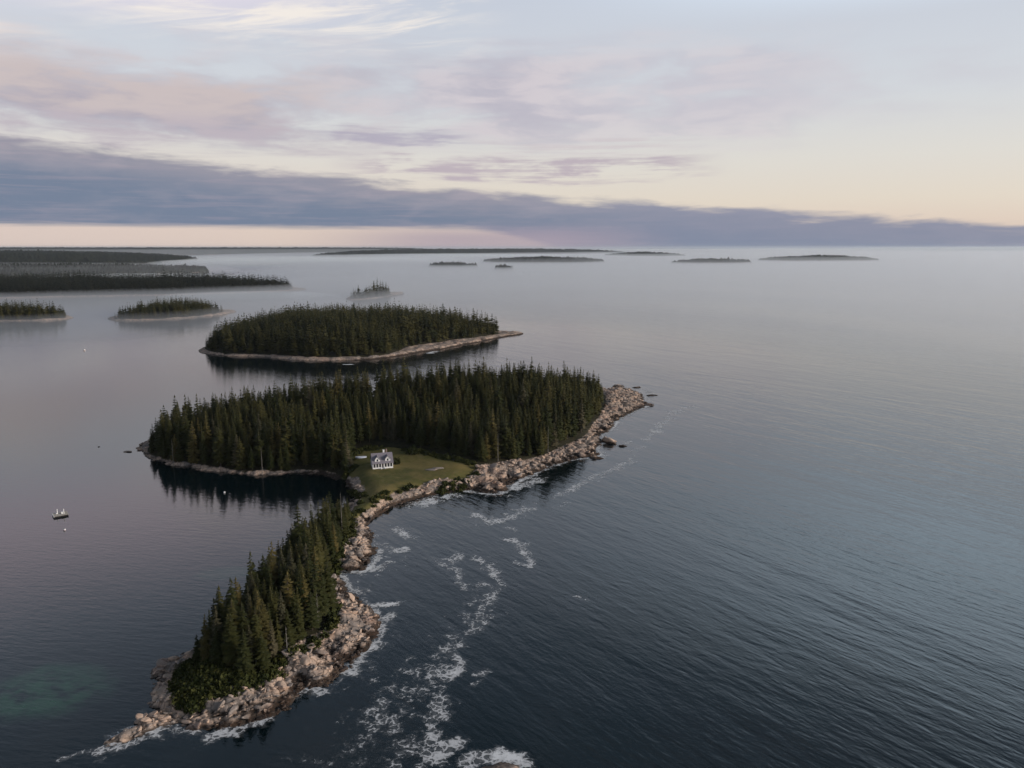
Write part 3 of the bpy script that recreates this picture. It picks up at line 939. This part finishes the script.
for s in (-1, 1):           # two gabled dormers
    xc = s * 2.2
    hw, zb, ze, zr = 1.12, E + .2, E + 1.5, E + 2.8
    yfr = -(RG - (zb + .1)) / sl + .12
    yb2 = -.15
    m_ = MB()
    m_.add([(xc - hw, yfr, zb), (xc + hw, yfr, zb), (xc + hw, yfr, ze), (xc, yfr, zr), (xc - hw, yfr, ze),
            (xc - hw, yb2, zb), (xc + hw, yb2, zb), (xc + hw, yb2, ze), (xc, yb2, zr), (xc - hw, yb2, ze)],
           [(0, 1, 2, 3, 4), (1, 6, 7, 2), (0, 4, 9, 5), (2, 7, 8, 3), (4, 3, 8, 9)])
    dm = m_.build('dormer', M_white, cot)
    m_ = MB()
    for q in (-1, 1):
        e0 = (xc + q * (hw + .18), ze - .2); 
        m_.add([(e0[0], yfr - .2, e0[1]), (xc, yfr - .2, zr + .03), (xc, yb2, zr + .03), (e0[0], yb2, e0[1]),
                (e0[0], yfr - .2, e0[1] + .12), (xc, yfr - .2, zr + .15), (xc, yb2, zr + .15), (e0[0], yb2, e0[1] + .12)],
               [(0, 1, 2, 3), (7, 6, 5, 4), (0, 4, 5, 1), (1, 5, 6, 2), (2, 6, 7, 3), (3, 7, 4, 0)])
    m_.build('dormer_roof', M_shingle, dm)
    m_ = MB(); m_.box(xc - .30, xc + .30, yfr - .05, yfr + .02, zb + .5, zb + 1.4); m_.build('window', M_glass, dm)
# porch
m_ = MB(); m_.box(-W - .05, W + .05, -DPT - .05, yf - .01, -.3, .42); m_.build('porch_floor', M_white, cot)
m_ = MB(); m_.box(-W, W, -DPT, -DPT + .16, E - .32, E - .03); m_.build('porch_beam', M_white, cot)
for k in range(8):
    if k == 99: continue
    xk = -W + .12 + k * (2 * W - .24) / 7
    m_ = MB(); m_.box(xk - .155, xk + .155, -DPT + .02, -DPT + .2, .42, E - .33)
    m_.build('porch_post', M_white, cot)
for k in range(7):          # dark panels standing in for porch shade between the posts, the middle bay open for the steps
    if k == 3: continue
    xa = -W + .12 + k * (2 * W - .24) / 7 + .16; xb_ = xa + (2 * W - .24) / 7 - .32
    m_ = MB(); m_.box(xa, xb_, -DPT + .09, -DPT + .12, .78, E - .33); m_.build('shade_panel', M_porch_shade, cot)
    m_ = MB(); m_.box(xa, xb_, -DPT + .06, -DPT + .15, .425, .78); m_.build('parapet', M_white, cot)
for k in range(4):
    xk = (-3.2, -1.75, 1.75, 3.2)[k]
    m_ = MB(); m_.box(xk - .5, xk + .5, yf - .06, yf - .012, .95, 2.3); w = m_.build('window', M_white, cot)
    m_ = MB(); m_.box(xk - .42, xk + .42, yf - .085, yf - .064, 1.03, 2.22); m_.build('pane', M_glass, w)
m_ = MB(); m_.box(-.5, .5, yf - .07, yf - .012, .43, 2.4); m_.build('door', M_door, cot)
m_ = MB()
for k in range(3): m_.box(-.8, .8, -DPT - .06 - .32 * (k + 1), -DPT - .06 - .32 * k, -.4, .32 - .2 * k)
m_.box(-.95, -.8, -DPT - 1.1, -DPT - .06, -.4, .5); m_.box(.8, .95, -DPT - 1.1, -DPT - .06, -.4, .5)
m_.build('steps', M_white, cot)
tag(cot, 'white cottage with grey roof, two dormers and columned porch on the lawn', 'house')

# pale overturned boat on the grass
M_hull = plain('boat_paint', (.56, .60, .70), .5, .1)
bxw, byw = g(361, 455.5, 5.0)
m_ = MB(); secs = []
for k in range(9):
    t = k / 8; y_ = (t - .5) * 4.4
    w_ = .68 * (1 - abs(2 * t - 1) ** 2.6) + .04; h_ = .58 * (1 - .35 * abs(2 * t - 1) ** 2)
    b = len(m_.v)
    for a in range(7):
        q = math.pi * a / 6
        m_.v.append((y_, -w_ * math.cos(q), h_ * math.sin(q) ** .7))
    secs.append(b)
for a, b in zip(secs, secs[1:]):
    for k in range(6): m_.f.append((a + k, a + k + 1, b + k + 1, b + k))
m_.f.append(tuple(secs[0] + k for k in range(7))); m_.f.append(tuple(secs[-1] + k for k in reversed(range(7))))
zb_ = float(near.z(bxw, byw))
bo = empty('rowing_boat', (bxw, byw, zb_ + .05), R(8))
m_.build('hull', M_hull, bo)
k_ = MB(); k_.box(-2.1, 2.1, -.035, .035, .56, .66); k_.build('keel', M_hull, bo)
tag(bo, 'pale blue-white rowing boat upturned on the grass left of the cottage', 'boat')

# ------------------------------------------------------------------ swim float and buoys
M_deck = plain('weathered_deck', (.42, .38, .33), .8, .25, 4)
M_tar = plain('dark_timber', (.02, .018, .018), .7)
fx, fy = g(60.5, 515.5)
fl = empty('swim_float', (fx, fy, 0), R(38))
m_ = MB(); m_.box(-2.0, 2.0, -1.9, 1.9, -.2, .5); m_.build('hull', M_tar, fl, bevel=.04)
m_ = MB()
for k in range(16): m_.box(-2.06, 2.06, -1.98 + k * .248, -1.98 + k * .248 + .225, .504, .56)
m_.build('deck', M_deck, fl)
m_ = MB(); m_.box(-2.1, -1.98, -2.0, 2.0, .40, .66); m_.build('edge_board', M_white, fl)
for (x_, y_) in ((-.75, .5), (.95, -.45)):
    m_ = MB(); m_.tube([(x_, y_, .55), (x_, y_, 2.0), (x_ + .02, y_, 2.15)], [.12, .11, .07], 8); m_.build('post', M_white, fl)
m_ = MB(); m_.box(.25, .95, -.35, .35, .565, 1.15); m_.build('locker', M_white, fl, bevel=.04)
m_ = MB(); m_.box(-1.15, -.6, .35, .95, .565, .8); m_.build('cleat_block', M_white, fl, bevel=.03)
tag(fl, 'square dark swim float with two white posts on its pale deck', 'float')

M_pink = plain('buoy_pink', (.45, .16, .25), .5)
M_orange = plain('buoy_orange', (.55, .22, .10), .5)
def buoy(px, py, r, label, band):
    x, y = g(px, py)
    o = empty('mooring_buoy', (x, y, 0))
    m_ = MB(); pts = []; rad = []
    for k in range(9):
        q = -math.pi / 2 + math.pi * k / 8; pts.append((0, 0, r * .55 + r * math.sin(q))); rad.append(max(.02, r * math.cos(q)))
    m_.tube(pts, rad, 14); m_.build('ball', M_white, o)
    m_ = MB(); m_.tube([(0, 0, r * .42), (0, 0, r * .68)], [r * 1.02, r * 1.02], 14); m_.build('band', band, o)
    m_ = MB(); m_.tube([(0, 0, r * 1.5), (0, 0, r * 2.1)], [r * .16, r * .12], 8); m_.build('eye', M_tar, o)
    tag(o, label, 'buoy', 'mooring buoys')
buoy(64.7, 530.3, .33, 'white mooring buoy with a pink band just below the swim float', M_pink)
buoy(224.5, 493, .36, 'small white mooring buoy alone in the cove', M_tar)
buoy(84.5, 350.5, .75, 'white mooring buoy far out between the left islets', M_orange)

# ------------------------------------------------------------------ farther islands
def isl_height(hh, seed, edge=9.0, bank=1.8):
    def f(X, Y, d, dv, df):
        d2 = d + (fbm(X * .06, Y * .06, seed) - .5) * edge * 1.2 * np.clip(1 - np.abs(d) / (edge * 3), .1, 1)
        h = np.where(d2 > 0, bank * (1 - np.exp(-np.maximum(d2, 0) / (edge * .35))), d2 * .2)
        h1, e1, t1 = cells(X / 7., Y / 6., seed + 3)
        h = h + ((h1 - .45) * 1.6 + t1 * 1.6) * sm(d2, -1, 3) * sm(-dv, -2, 2)
        return h + np.maximum(0, hh) * (1 - np.exp(-np.maximum(dv, 0) / (edge * 6))) * (.6 + .6 * fbm(X * .012, Y * .012, seed + 1))
    return f

def island(px_coast, px_wood, step, hh, seed, spacing, tree_h, shapes, label, edge=6.5, zwood=1.6, taper=8.0, bank=1.8, hvar=.13):
    P = smooth_poly(gp(px_coast), 1); Wd = smooth_poly(gp(px_wood, zwood), 1); ins = edge * .55
    L = Land(P, step, isl_height(hh, seed, edge, bank), vegp=Wd, seed=seed, inset=ins)
    X, Y, D, rg = scatter(Wd, spacing, seed + 7, .3)
    Z = L.z(X, Y); k = (Z > .4) & (sdf(X, Y, P) > ins * (.25 + 1.5 * fbm(X * .3 / ins, Y * .3 / ins, 19, 3))); X, Y, D, Z = X[k], Y[k], D[k], Z[k]
    n = len(X)
    H = tree_h * (.8 + .4 * vnoise(X / 30., Y / 30., seed)) * (1 + rg.randn(n) * hvar) * (.6 + .4 * np.clip(D / taper, 0, 1))
    s_ = H / 16.
    Vt, Fc, Rn = merge(shapes, rg.randint(0, len(shapes), n), X, Y, Z - .2, s_ ** .75 * (.9 + .4 * rg.rand(n)), s_, rg.rand(n) * 6.28, rg.rand(n))
    tag(link('spruce_forest', np_mesh('spruce_forest', Vt, Fc, M_wood_d if seed > 235 else M_wood_f, {'rnd': Rn})), label, 'forest', kind='stuff')
    print(label, n)
    return L

# second island
island([(198, 352.5), (215, 355), (235, 357), (262, 356.5), (280, 359), (310, 361), (345, 360.5), (385, 359), (405, 355), (430, 351), (452, 347), (478, 342), (505, 337), (528, 333.5),
        (505, 332), (480, 330), (440, 327), (400, 325), (340, 324), (290, 325.5), (250, 331), (222, 339), (206, 346)],
       [(205, 351), (232, 354), (262, 354), (300, 357), (345, 357.5), (380, 356), (395, 353), (408, 347), (430, 344), (455, 340), (480, 337), (500, 334),
        (500, 332.5), (480, 331.5), (440, 329), (400, 327), (340, 326), (292, 327.5), (252, 333), (224, 341), (208, 347)],
       1.6, 13.0, 201, 5.0, 17.5, SH_MID, 'spruce wood covering the second island behind the cottage island')
# left islets
island([(-60, 322), (0, 321.5), (40, 321), (66, 319.5), (74, 317.5), (60, 315), (30, 313), (-60, 313)],
       [(-60, 320), (0, 320), (40, 319.5), (64, 318), (68, 317), (56, 316), (30, 314.5), (-60, 314.5)],
       2.0, 2.5, 211, 5.5, 18, SH_MID, 'spiky spruce wood on the islet at the left edge')
island([(103, 319.5), (120, 321), (150, 320.5), (180, 319), (205, 317), (225, 314.5), (240, 311.5), (222, 310.5), (200, 309.5), (170, 310), (140, 312), (118, 316)],
       [(112, 318.5), (125, 319.5), (150, 319), (180, 317.5), (203, 315.5), (218, 313), (226, 311.8), (218, 311.3), (200, 310.5), (170, 311), (142, 313), (120, 317)],
       2.0, 5, 221, 5.5, 15, SH_MID, 'rounded dark wood on the second islet from the left edge')
# misty islet
island([(345, 299.5), (356, 300), (375, 298.5), (392, 296.5), (407, 293.5), (398, 292.5), (385, 293), (365, 294.5), (350, 296.5)],
       [(347, 299), (358, 299), (374, 297.5), (388, 296), (393, 294.5), (385, 294), (366, 295.5), (352, 297)],
       3.0, .5, 231, 8.5, 13.5, SH_MID, 'thin row of spruces on the small misty islet', zwood=1.5, taper=2, hvar=.35)
# long wooded island on the left
island([(-140, 300), (0, 299), (60, 297.5), (120, 296.5), (180, 295), (240, 293), (282, 291.3), (312, 289.6), (290, 287), (240, 285.8), (100, 286), (-140, 286)],
       [(-140, 298), (0, 297.2), (60, 296), (120, 295), (180, 294), (240, 292.3), (280, 290.8), (294, 289.3), (288, 287.4), (240, 286.2), (100, 286.4), (-140, 286.4)],
       5.0, 19.0, 241, 7.5, 18, SH_LOW, 'long dark wooded island across the left third', edge=14, taper=8)
# far wooded shores and islands
def far(px_coast, hh, seed, spacing, tree_h, label, step=None, edge=60.0):
    P = smooth_poly(gp(px_coast), 1)
    st = step or max(12.0, (P[:, 0].max() - P[:, 0].min()) / 220.0)
    c_ = P.mean(0); Wd = P.copy()
    L = Land(P, st, isl_height(hh, seed, edge, 1.2), vegp=None, seed=seed)
    X, Y, D, rg = scatter(Wd, spacing, seed + 7, spacing * .2)
    Z = L.z(X, Y); k = Z > .2; X, Y, D, Z = X[k], Y[k], D[k], Z[k]
    n = len(X); H = tree_h * (.8 + .4 * vnoise(X / 60., Y / 60., seed)) * (1 + rg.randn(n) * .15)
    # one low cone of needles per tree
    nf = 5
    V_ = np.zeros((n, nf + 1, 3)); w_ = spacing * .95
    for q in range(nf):
        a = 2 * math.pi * q / nf + rg.rand(n)
        V_[:, q, 0] = X + w_ * np.cos(a); V_[:, q, 1] = Y + w_ * np.sin(a); V_[:, q, 2] = Z - 1
    V_[:, nf] = np.stack([X, Y, Z + H], 1)
    b = (np.arange(n) * (nf + 1))[:, None, None]
    tri = np.array([(q, (q + 1) % nf, nf) for q in range(nf)])[None] + b
    tag(link('spruce_forest', np_mesh('spruce_forest', V_.reshape(-1, 3), tri.reshape(-1, 3), M_wood_d, {'rnd': np.repeat(rg.rand(n), nf + 1)})), label, 'forest', kind='stuff')
    print(label, n)
def lens(x0, x1, yb, yt, tip=.35):
    xm = (x0 + x1) / 2; w = x1 - x0
    return [(x0, (yb * .6 + yt * .4)), (x0 + w * .15, yb - .1), (xm, yb), (x1 - w * .2, yb - .15), (x1, yb * .6 + yt * .4), (x1 - w * .2, yt), (xm, yt - .1), (x0 + w * .15, yt + .05)]
far([(-220, 278.5), (0, 278), (60, 277), (120, 275.5), (170, 273.5), (215, 271.5), (190, 270), (120, 268), (-220, 267)], 14, 301, 13, 16, 'low wooded shore behind the long dark island')
far([(-300, 268), (0, 267.5), (60, 266.5), (120, 264.5), (170, 262), (205, 259.6), (150, 257.0), (0, 255.0), (-300, 254.5)], 44, 311, 26, 18, 'far wooded mainland on the left under the mist')
far([(-400, 255.6), (0, 255.2), (200, 254.6), (330, 253.9), (430, 253.2), (470, 252.4), (380, 251.2), (0, 250.8), (-400, 250.6)], 60, 321, 70, 18, 'far blue wooded ridge along the left horizon')
far(lens(427, 479, 268.3, 266.6), 13, 341, 14, 16, 'first wooded island of the misty middle distance')
far(lens(494, 515, 270.6, 269.1), 10, 351, 11, 16, 'smallest dark island in the mist right of the middle')
far(lens(478, 610, 264.6, 261.2), 28, 361, 22, 17, 'long grey island behind the smallest one in the mist')
far(lens(600, 690, 257.5, 255.6), 40, 371, 40, 18, 'thin pale island above the grey ones in the mist')
far(lens(668, 756, 265, 262.8), 26, 381, 20, 16, 'grey wooded island right of the middle in the mist')
far(lens(752, 886, 262.6, 260.2), 38, 391, 26, 16, 'rightmost grey island tapering into the mist')

far([(300, 257.5), (360, 257.8), (440, 256.8), (520, 255.6), (600, 254.4), (640, 253.6), (560, 253), (440, 253.2), (340, 254.4)], 48, 401, 40, 18, 'pale grey wooded ridge in the mist above the first misty islands')
# pale house on the far left shore
x, y = g(43, 274.6)
fh = empty('far_house', (x, y + 10, 4.0), R(20))
m_ = MB(); m_.box(-14, 14, -6, 6, -3, 7); m_.build('wall', M_white, fh)
m_ = MB(); m_.add([(-15, -7, 7), (15, -7, 7), (15, 7, 7), (-15, 7, 7), (-15, 0, 12), (15, 0, 12)], [(0, 1, 5, 4), (2, 3, 4, 5), (1, 2, 5), (3, 0, 4), (3, 2, 1, 0)])
m_.build('roof', M_dark_in, fh)
tag(fh, 'pale building on the far left shore beyond the long dark island', 'house')

# ------------------------------------------------------------------ foam
def make_foam_mat():
    m, p = new_mat('foam')
    P = position()
    a = attr('dens')
    n1 = noise(P, .30, 4, .6, .5); n2 = noise(P, 1.6, 4, .65, .5)
    wq = V.nt.nodes.new('ShaderNodeTexNoise'); wq.inputs['Scale'].default_value = .8; wq.inputs['Detail'].default_value = 3
    V.nt.links.new(P.s, wq.inputs['Vector'])
    va_ = V.nt.nodes.new('ShaderNodeVectorMath'); va_.operation = 'MULTIPLY_ADD'
    V.nt.links.new(wq.outputs['Color'], va_.inputs[0]); va_.inputs[1].default_value = (1.6, 1.6, 0); V.nt.links.new(P.s, va_.inputs[2])
    vo = V.nt.nodes.new('ShaderNodeTexVoronoi'); vo.feature = 'DISTANCE_TO_EDGE'; vo.inputs['Scale'].default_value = .75
    V.nt.links.new(va_.outputs[0], vo.inputs['Vector'])
    edge = V(vo.outputs['Distance'])
    dn = a * 1.42 - .13 + (n1 - .5) * 2.2 + (n2 - .5) * 1.1
    lace = sstep(edge, lerpstep(dn, .35, 1.25, .02, .42), 0.0) * sstep(dn, .30, .80)
    full = sstep(dn, .80, 1.35)
    milk = sstep(dn, .2, 1.0) * .16
    f = V.m('MAXIMUM', V.m('MAXIMUM', lace * .8, full), milk)
    setc(p, (.84, .84, .84)); p.inputs['Roughness'].default_value = .9; p.inputs['Specular IOR Level'].default_value = .1
    V.nt.links.new((f * .92).s, p.inputs['Alpha'])
    return m
M_foam = make_foam_mat()
FO = []   # (pixel polyline, half width m, density)
def fo(pts, w, d): FO.append((gp(pts), w, d))
fo([(418, 505), (432, 501), (446, 496), (458, 492.5)], 2.2, .95); fo([(436, 499), (450, 494)], 2.6, .9)
fo([(458, 492), (472, 492), (486, 494), (500, 494)], 1.1, .8)
fo([(502, 493), (514, 489), (526, 484), (540, 480)], 2.3, .9)
fo([(522, 480), (534, 475)], 1.2, .75); fo([(545, 467), (566, 461)], 1.0, .8)
fo([(396, 529), (404, 534), (411, 538)], 1.3, .95); fo([(398, 551), (406, 549)], 1.0, .95)
fo([(371, 571), (380, 566), (388, 562)], 1.0, .7); fo([(365, 536), (385, 552), (380, 565)], 4.0, .38)
fo([(372, 605), (384, 606), (396, 603), (403, 602)], 1.1, .8); fo([(377, 628), (384, 618), (390, 616)], 1.3, .9)
fo([(350, 672), (358, 662), (368, 652), (374, 647)], 1.6, .85)
fo([(282, 702), (296, 692), (312, 690), (322, 694)], 1.7, .75); fo([(300, 690), (318, 684)], .8, .8)
fo([(240, 731), (256, 724), (270, 718)], 1.1, .8); fo([(210, 736), (226, 733), (238, 729)], 1.3, .85)
fo([(100, 750), (112, 743), (126, 736), (136, 729)], 1.2, .8); fo([(146, 728), (156, 733)], 1.2, .85); fo([(60, 760), (85, 752), (104, 748)], .5, .5)
fo([(620, 446), (631, 442)], 1.6, .7); fo([(604, 387), (640, 388), (652, 393)], 2.0, .5); fo([(640, 406), (652, 400)], 1.5, .5)
fo([(344, 364.5), (352, 364.5)], .9, 1.1)
fo([(430, 353), (437, 351.5)], 2.5, .9); fo([(505, 338), (545, 332)], 2.5, .45); fo([(393, 298.5), (399, 298)], 4, .9)
# drifting lace
fo([(446, 562), (456, 557), (470, 558), (484, 563), (494, 570), (498, 580)], 1.9, .74)
fo([(446, 562), (456, 570), (462, 578), (464, 590)], 1.3, .62)
fo([(498, 580), (488, 600), (476, 616), (466, 630), (458, 650)], 2.6, .58)
fo([(500, 575), (492, 592), (484, 604)], 1.4, .62)
fo([(474, 596), (470, 615), (463, 630), (455, 648)], 1.7, .58)
fo([(452, 650), (462, 662), (456, 672), (447, 678)], 1.5, .62)
fo([(444, 690), (446, 705), (440, 718)], 1.3, .62); fo([(440, 694), (430, 722), (432, 745), (428, 766)], 1.6, .55); fo([(440, 745), (456, 744)], 1.2, .66); fo([(436, 754), (446, 752)], 1.0, .62)
fo([(420, 665), (400, 690), (385, 715), (365, 740), (350, 768)], 5.0, .40); fo([(440, 655), (415, 690), (395, 725), (388, 760)], 3.5, .44)
fo([(476, 676), (490, 672)], .8, .6); fo([(474, 684), (482, 680)], .6, .55)
fo([(478, 516), (490, 521), (504, 521), (516, 516), (528, 509)], 2.3, .72); fo([(504, 522), (514, 531)], 1.1, .55)
fo([(512, 540), (522, 548), (532, 568)], 1.6, .58); fo([(516, 562), (530, 568)], .8, .55)
fo([(528, 509), (552, 497), (575, 488), (600, 476), (622, 466)], 2.0, .55); fo([(560, 493), (572, 490)], 1.2, .58); fo([(555, 510), (568, 503)], 1.2, .45)
fo([(616, 468), (628, 462), (634, 456)], 1.8, .68); fo([(630, 452), (644, 447)], 1.8, .6); fo([(646, 440), (658, 430)], 1.6, .5)
fo([(655, 432), (668, 418), (680, 410), (690, 406)], 2.6, .55); fo([(560, 605), (580, 600)], 1.5, .38)
fo([(470, 764), (485, 757), (510, 757), (526, 764)], 1.6, .8); fo([(490, 767), (510, 766)], 2.5, .6)
st = .5
xs0, ys0 = -190., 105.; nx, ny = int(330 / st), int(360 / st)
def dens_grid(xs0, ys0, nx, ny, st, lines):
    Xg, Yg = np.meshgrid(xs0 + np.arange(nx) * st, ys0 + np.arange(ny) * st)
    D = np.zeros(Xg.shape)
    for L, w, dn in lines:
        lo = L.min(0) - 4 * w; hi = L.max(0) + 4 * w
        i0, i1 = int(max(0, (lo[0] - xs0) / st)), int(min(nx, (hi[0] - xs0) / st + 2)); j0, j1 = int(max(0, (lo[1] - ys0) / st)), int(min(ny, (hi[1] - ys0) / st + 2))
        if i1 <= i0 or j1 <= j0: continue
        X_, Y_ = Xg[j0:j1, i0:i1], Yg[j0:j1, i0:i1]; best = np.full(X_.shape, 1e9)
        for (ax, ay), (bx2, by2) in zip(L, L[1:]):
            ex, ey = bx2 - ax, by2 - ay; t = np.clip(((X_ - ax) * ex + (Y_ - ay) * ey) / (ex * ex + ey * ey + 1e-9), 0, 1)
            best = np.minimum(best, np.hypot(X_ - ax - t * ex, Y_ - ay - t * ey))
        wv = fbm(X_ * .16, Y_ * .16, 61, 4); wv2 = fbm(X_ * .5, Y_ * .5, 67, 3)
        best = np.abs(best + (wv - .5) * w * 2.2 + (wv2 - .5) * w * 1.4)
        D[j0:j1, i0:i1] = np.maximum(D[j0:j1, i0:i1], dn * np.exp(-(best / (w * 1.5)) ** 1.5) * (.55 + .9 * fbm(X_ * .09, Y_ * .09, 71, 3)))
    return Xg, Yg, D
def foam_sheet(Xg, Yg, D, label):
    ny, nx = D.shape
    k = D > .05; fk = k[:-1, :-1] | k[1:, 1:]
    idx = np.arange(nx * ny).reshape(ny, nx)
    Fq = np.stack([idx[:-1, :-1][fk], idx[:-1, 1:][fk], idx[1:, 1:][fk], idx[1:, :-1][fk]], 1)
    used = np.unique(Fq); rm = np.full(nx * ny, -1); rm[used] = np.arange(len(used))
    Vt = np.stack([Xg.ravel(), Yg.ravel(), np.full(Xg.size, .06)], 1)[used]
    o = tag(link('foam', np_mesh('foam', Vt, rm[Fq], M_foam, {'dens': D.ravel()[used]})), label, 'foam', kind='stuff')
Xg, Yg, D = dens_grid(xs0, ys0, nx, ny, st, FO)
# surf along the windward shore of the cottage island
dsh = sdf(Xg, Yg, coast)
lee = sm(Xg - np.interp(Yg, [110, 150, 200, 250, 300, 420], [-75, -62, -45, -30, -20, -5]), -6, 6)
surf = np.maximum(np.exp(-((dsh + 1.0) / 1.5) ** 2) * .80, np.exp(-np.abs(dsh + 3.0) / 3.5) * .36) * lee * (.1 + 1.5 * fbm(Xg * .08, Yg * .08, 88))
D = np.maximum(D, surf)
foam_sheet(Xg, Yg, D, 'white surf and drifting foam lace on the sea round the cottage island')
ff = [l for l in FO if l[0][:, 1].min() > 430]
Xg, Yg, D = dens_grid(-260., 440., 520, 1000, 1.0, ff)
foam_sheet(Xg, Yg, D, 'thin white surf around the second island and the misty islet')

# ------------------------------------------------------------------ air
def volume_mat(name, dens, colr, aniso=0.0):
    m = bpy.data.materials.new(name); m.use_nodes = True
    n = m.node_tree; n.nodes.clear()
    o = n.nodes.new('ShaderNodeOutputMaterial'); v = n.nodes.new('ShaderNodeVolumePrincipled')
    v.inputs['Density'].default_value = dens; v.inputs['Color'].default_value = (*colr, 1); v.inputs['Anisotropy'].default_value = aniso
    n.links.new(v.outputs[0], o.inputs['Volume'])
    return m
m_ = MB(); m_.box(-42000, 42000, -3000, 46000, -3, 104)
hz_ = m_.build('haze', volume_mat('haze_air', .000024, (.86, .93, 1.0), .35))
tag(hz_, kind='stuff')

def fog(px, py, rx, ry, rz, dens, label, rot=0.0):
    x, y = g(px, py)
    bm = bmesh.new(); bmesh.ops.create_icosphere(bm, subdivisions=4, radius=1)
    for v in bm.verts: v.co = (v.co.x * rx, v.co.y * ry, max(-.5, v.co.z * rz))
    me = bpy.data.meshes.new('fog_bank'); bm.to_mesh(me); bm.free(); me.materials.append(volume_mat('fog_air', dens, (.90, .955, .99)))
    o = link('fog_bank', me, loc=(x, y, .3)); o.rotation_euler = (0, 0, rot)
    tag(o, label, 'fog', kind='stuff')
def mist_sheet(px_poly, h, dens, label, g_):
    """a low sheet of mist lying on the water: rounded rim, level top"""
    P = smooth_poly(gp(px_poly), 3); c0 = P.mean(0); n = len(P)
    rings = [(1.0, -.4), (1.0, .6), (.97, .35 * h), (.90, .75 * h), (.78, h)]
    Vt = np.concatenate([np.column_stack([c0 + (P - c0) * k, np.full(n, z_)]) for k, z_ in rings])
    q = []
    for a in range(len(rings) - 1):
        for k in range(n): q.append((a * n + k, a * n + (k + 1) % n, (a + 1) * n + (k + 1) % n, (a + 1) * n + k))
    me = bpy.data.meshes.new('fog_bank')
    me.from_pydata([tuple(p) for p in Vt], [], q + [tuple(range(n - 1, -1, -1)), tuple((len(rings) - 1) * n + k for k in range(n))]); me.update()
    me.materials.append(volume_mat('fog_air', dens, (.90, .93, .97), g_))
    tag(link('fog_bank', me), label, 'fog', kind='stuff')
mist_sheet([(-350, 350), (60, 348), (200, 330), (330, 318), (560, 324), (760, 350), (1100, 405), (1600, 430), (1600, 254), (1024, 252), (500, 252), (330, 258), (215, 275), (230, 287), (100, 289), (-350, 289)], 13, .0044, 'wide thin mist lying on the sea beyond the second island', .3)
mist_sheet([(120, 262), (215, 276), (330, 280), (520, 278), (760, 281), (1100, 298), (1600, 302), (1600, 249.2), (1024, 249.0), (560, 249.2), (300, 252.5), (130, 257)], 32, .0006, 'thicker pale mist on the sea in the far middle and right', .32)
mist_sheet([(-350, 282), (0, 282), (140, 279), (225, 275), (255, 271), (200, 269), (0, 268), (-350, 268)], 28, .0006, 'thin blue mist over the far wooded shore on the left', .1)
mist_sheet([(-350, 264), (0, 264), (150, 262), (240, 259), (420, 256.5), (560, 254), (560, 250.2), (-350, 250.2)], 62, .00012, 'blue mist over the far wooded ridges on the left horizon', .1)
for (fx_, fy_, rx_, ry_, rz_, lb_) in [(930, 251.2, 2600, 1800, 84, 'low fog bank on the sea just right of the last far island'), (1010, 251.8, 1900, 1500, 92, 'tallest fog bank at the right end of the horizon'),
                                       (800, 250.8, 2600, 1500, 62, 'flat fog bank on the horizon above the rightmost far island'), (640, 251.0, 2200, 1400, 50, 'flat fog bank on the horizon above the middle far islands')]:
    fog(fx_, fy_, rx_, ry_, rz_, .0007, lb_)
fog(70, 268.5, 520, 260, 20, .0020, 'fog wisp in front of the far wooded mainland on the left')
fog(150, 278.5, 330, 130, 14, .0028, 'fog wisp behind the long dark island')
fog(330, 262, 1000, 800, 26, .0018, 'white fog patch behind the long dark island')
fog(250, 259.5, 700, 600, 26, .0014, 'white fog streak against the far left shore')
fog(470, 258, 1500, 900, 34, .0014, 'white fog patch behind the first misty islands')
fog(250, 297, 160, 90, 9, .005, 'small pale fog wisp before the right end of the long dark island')
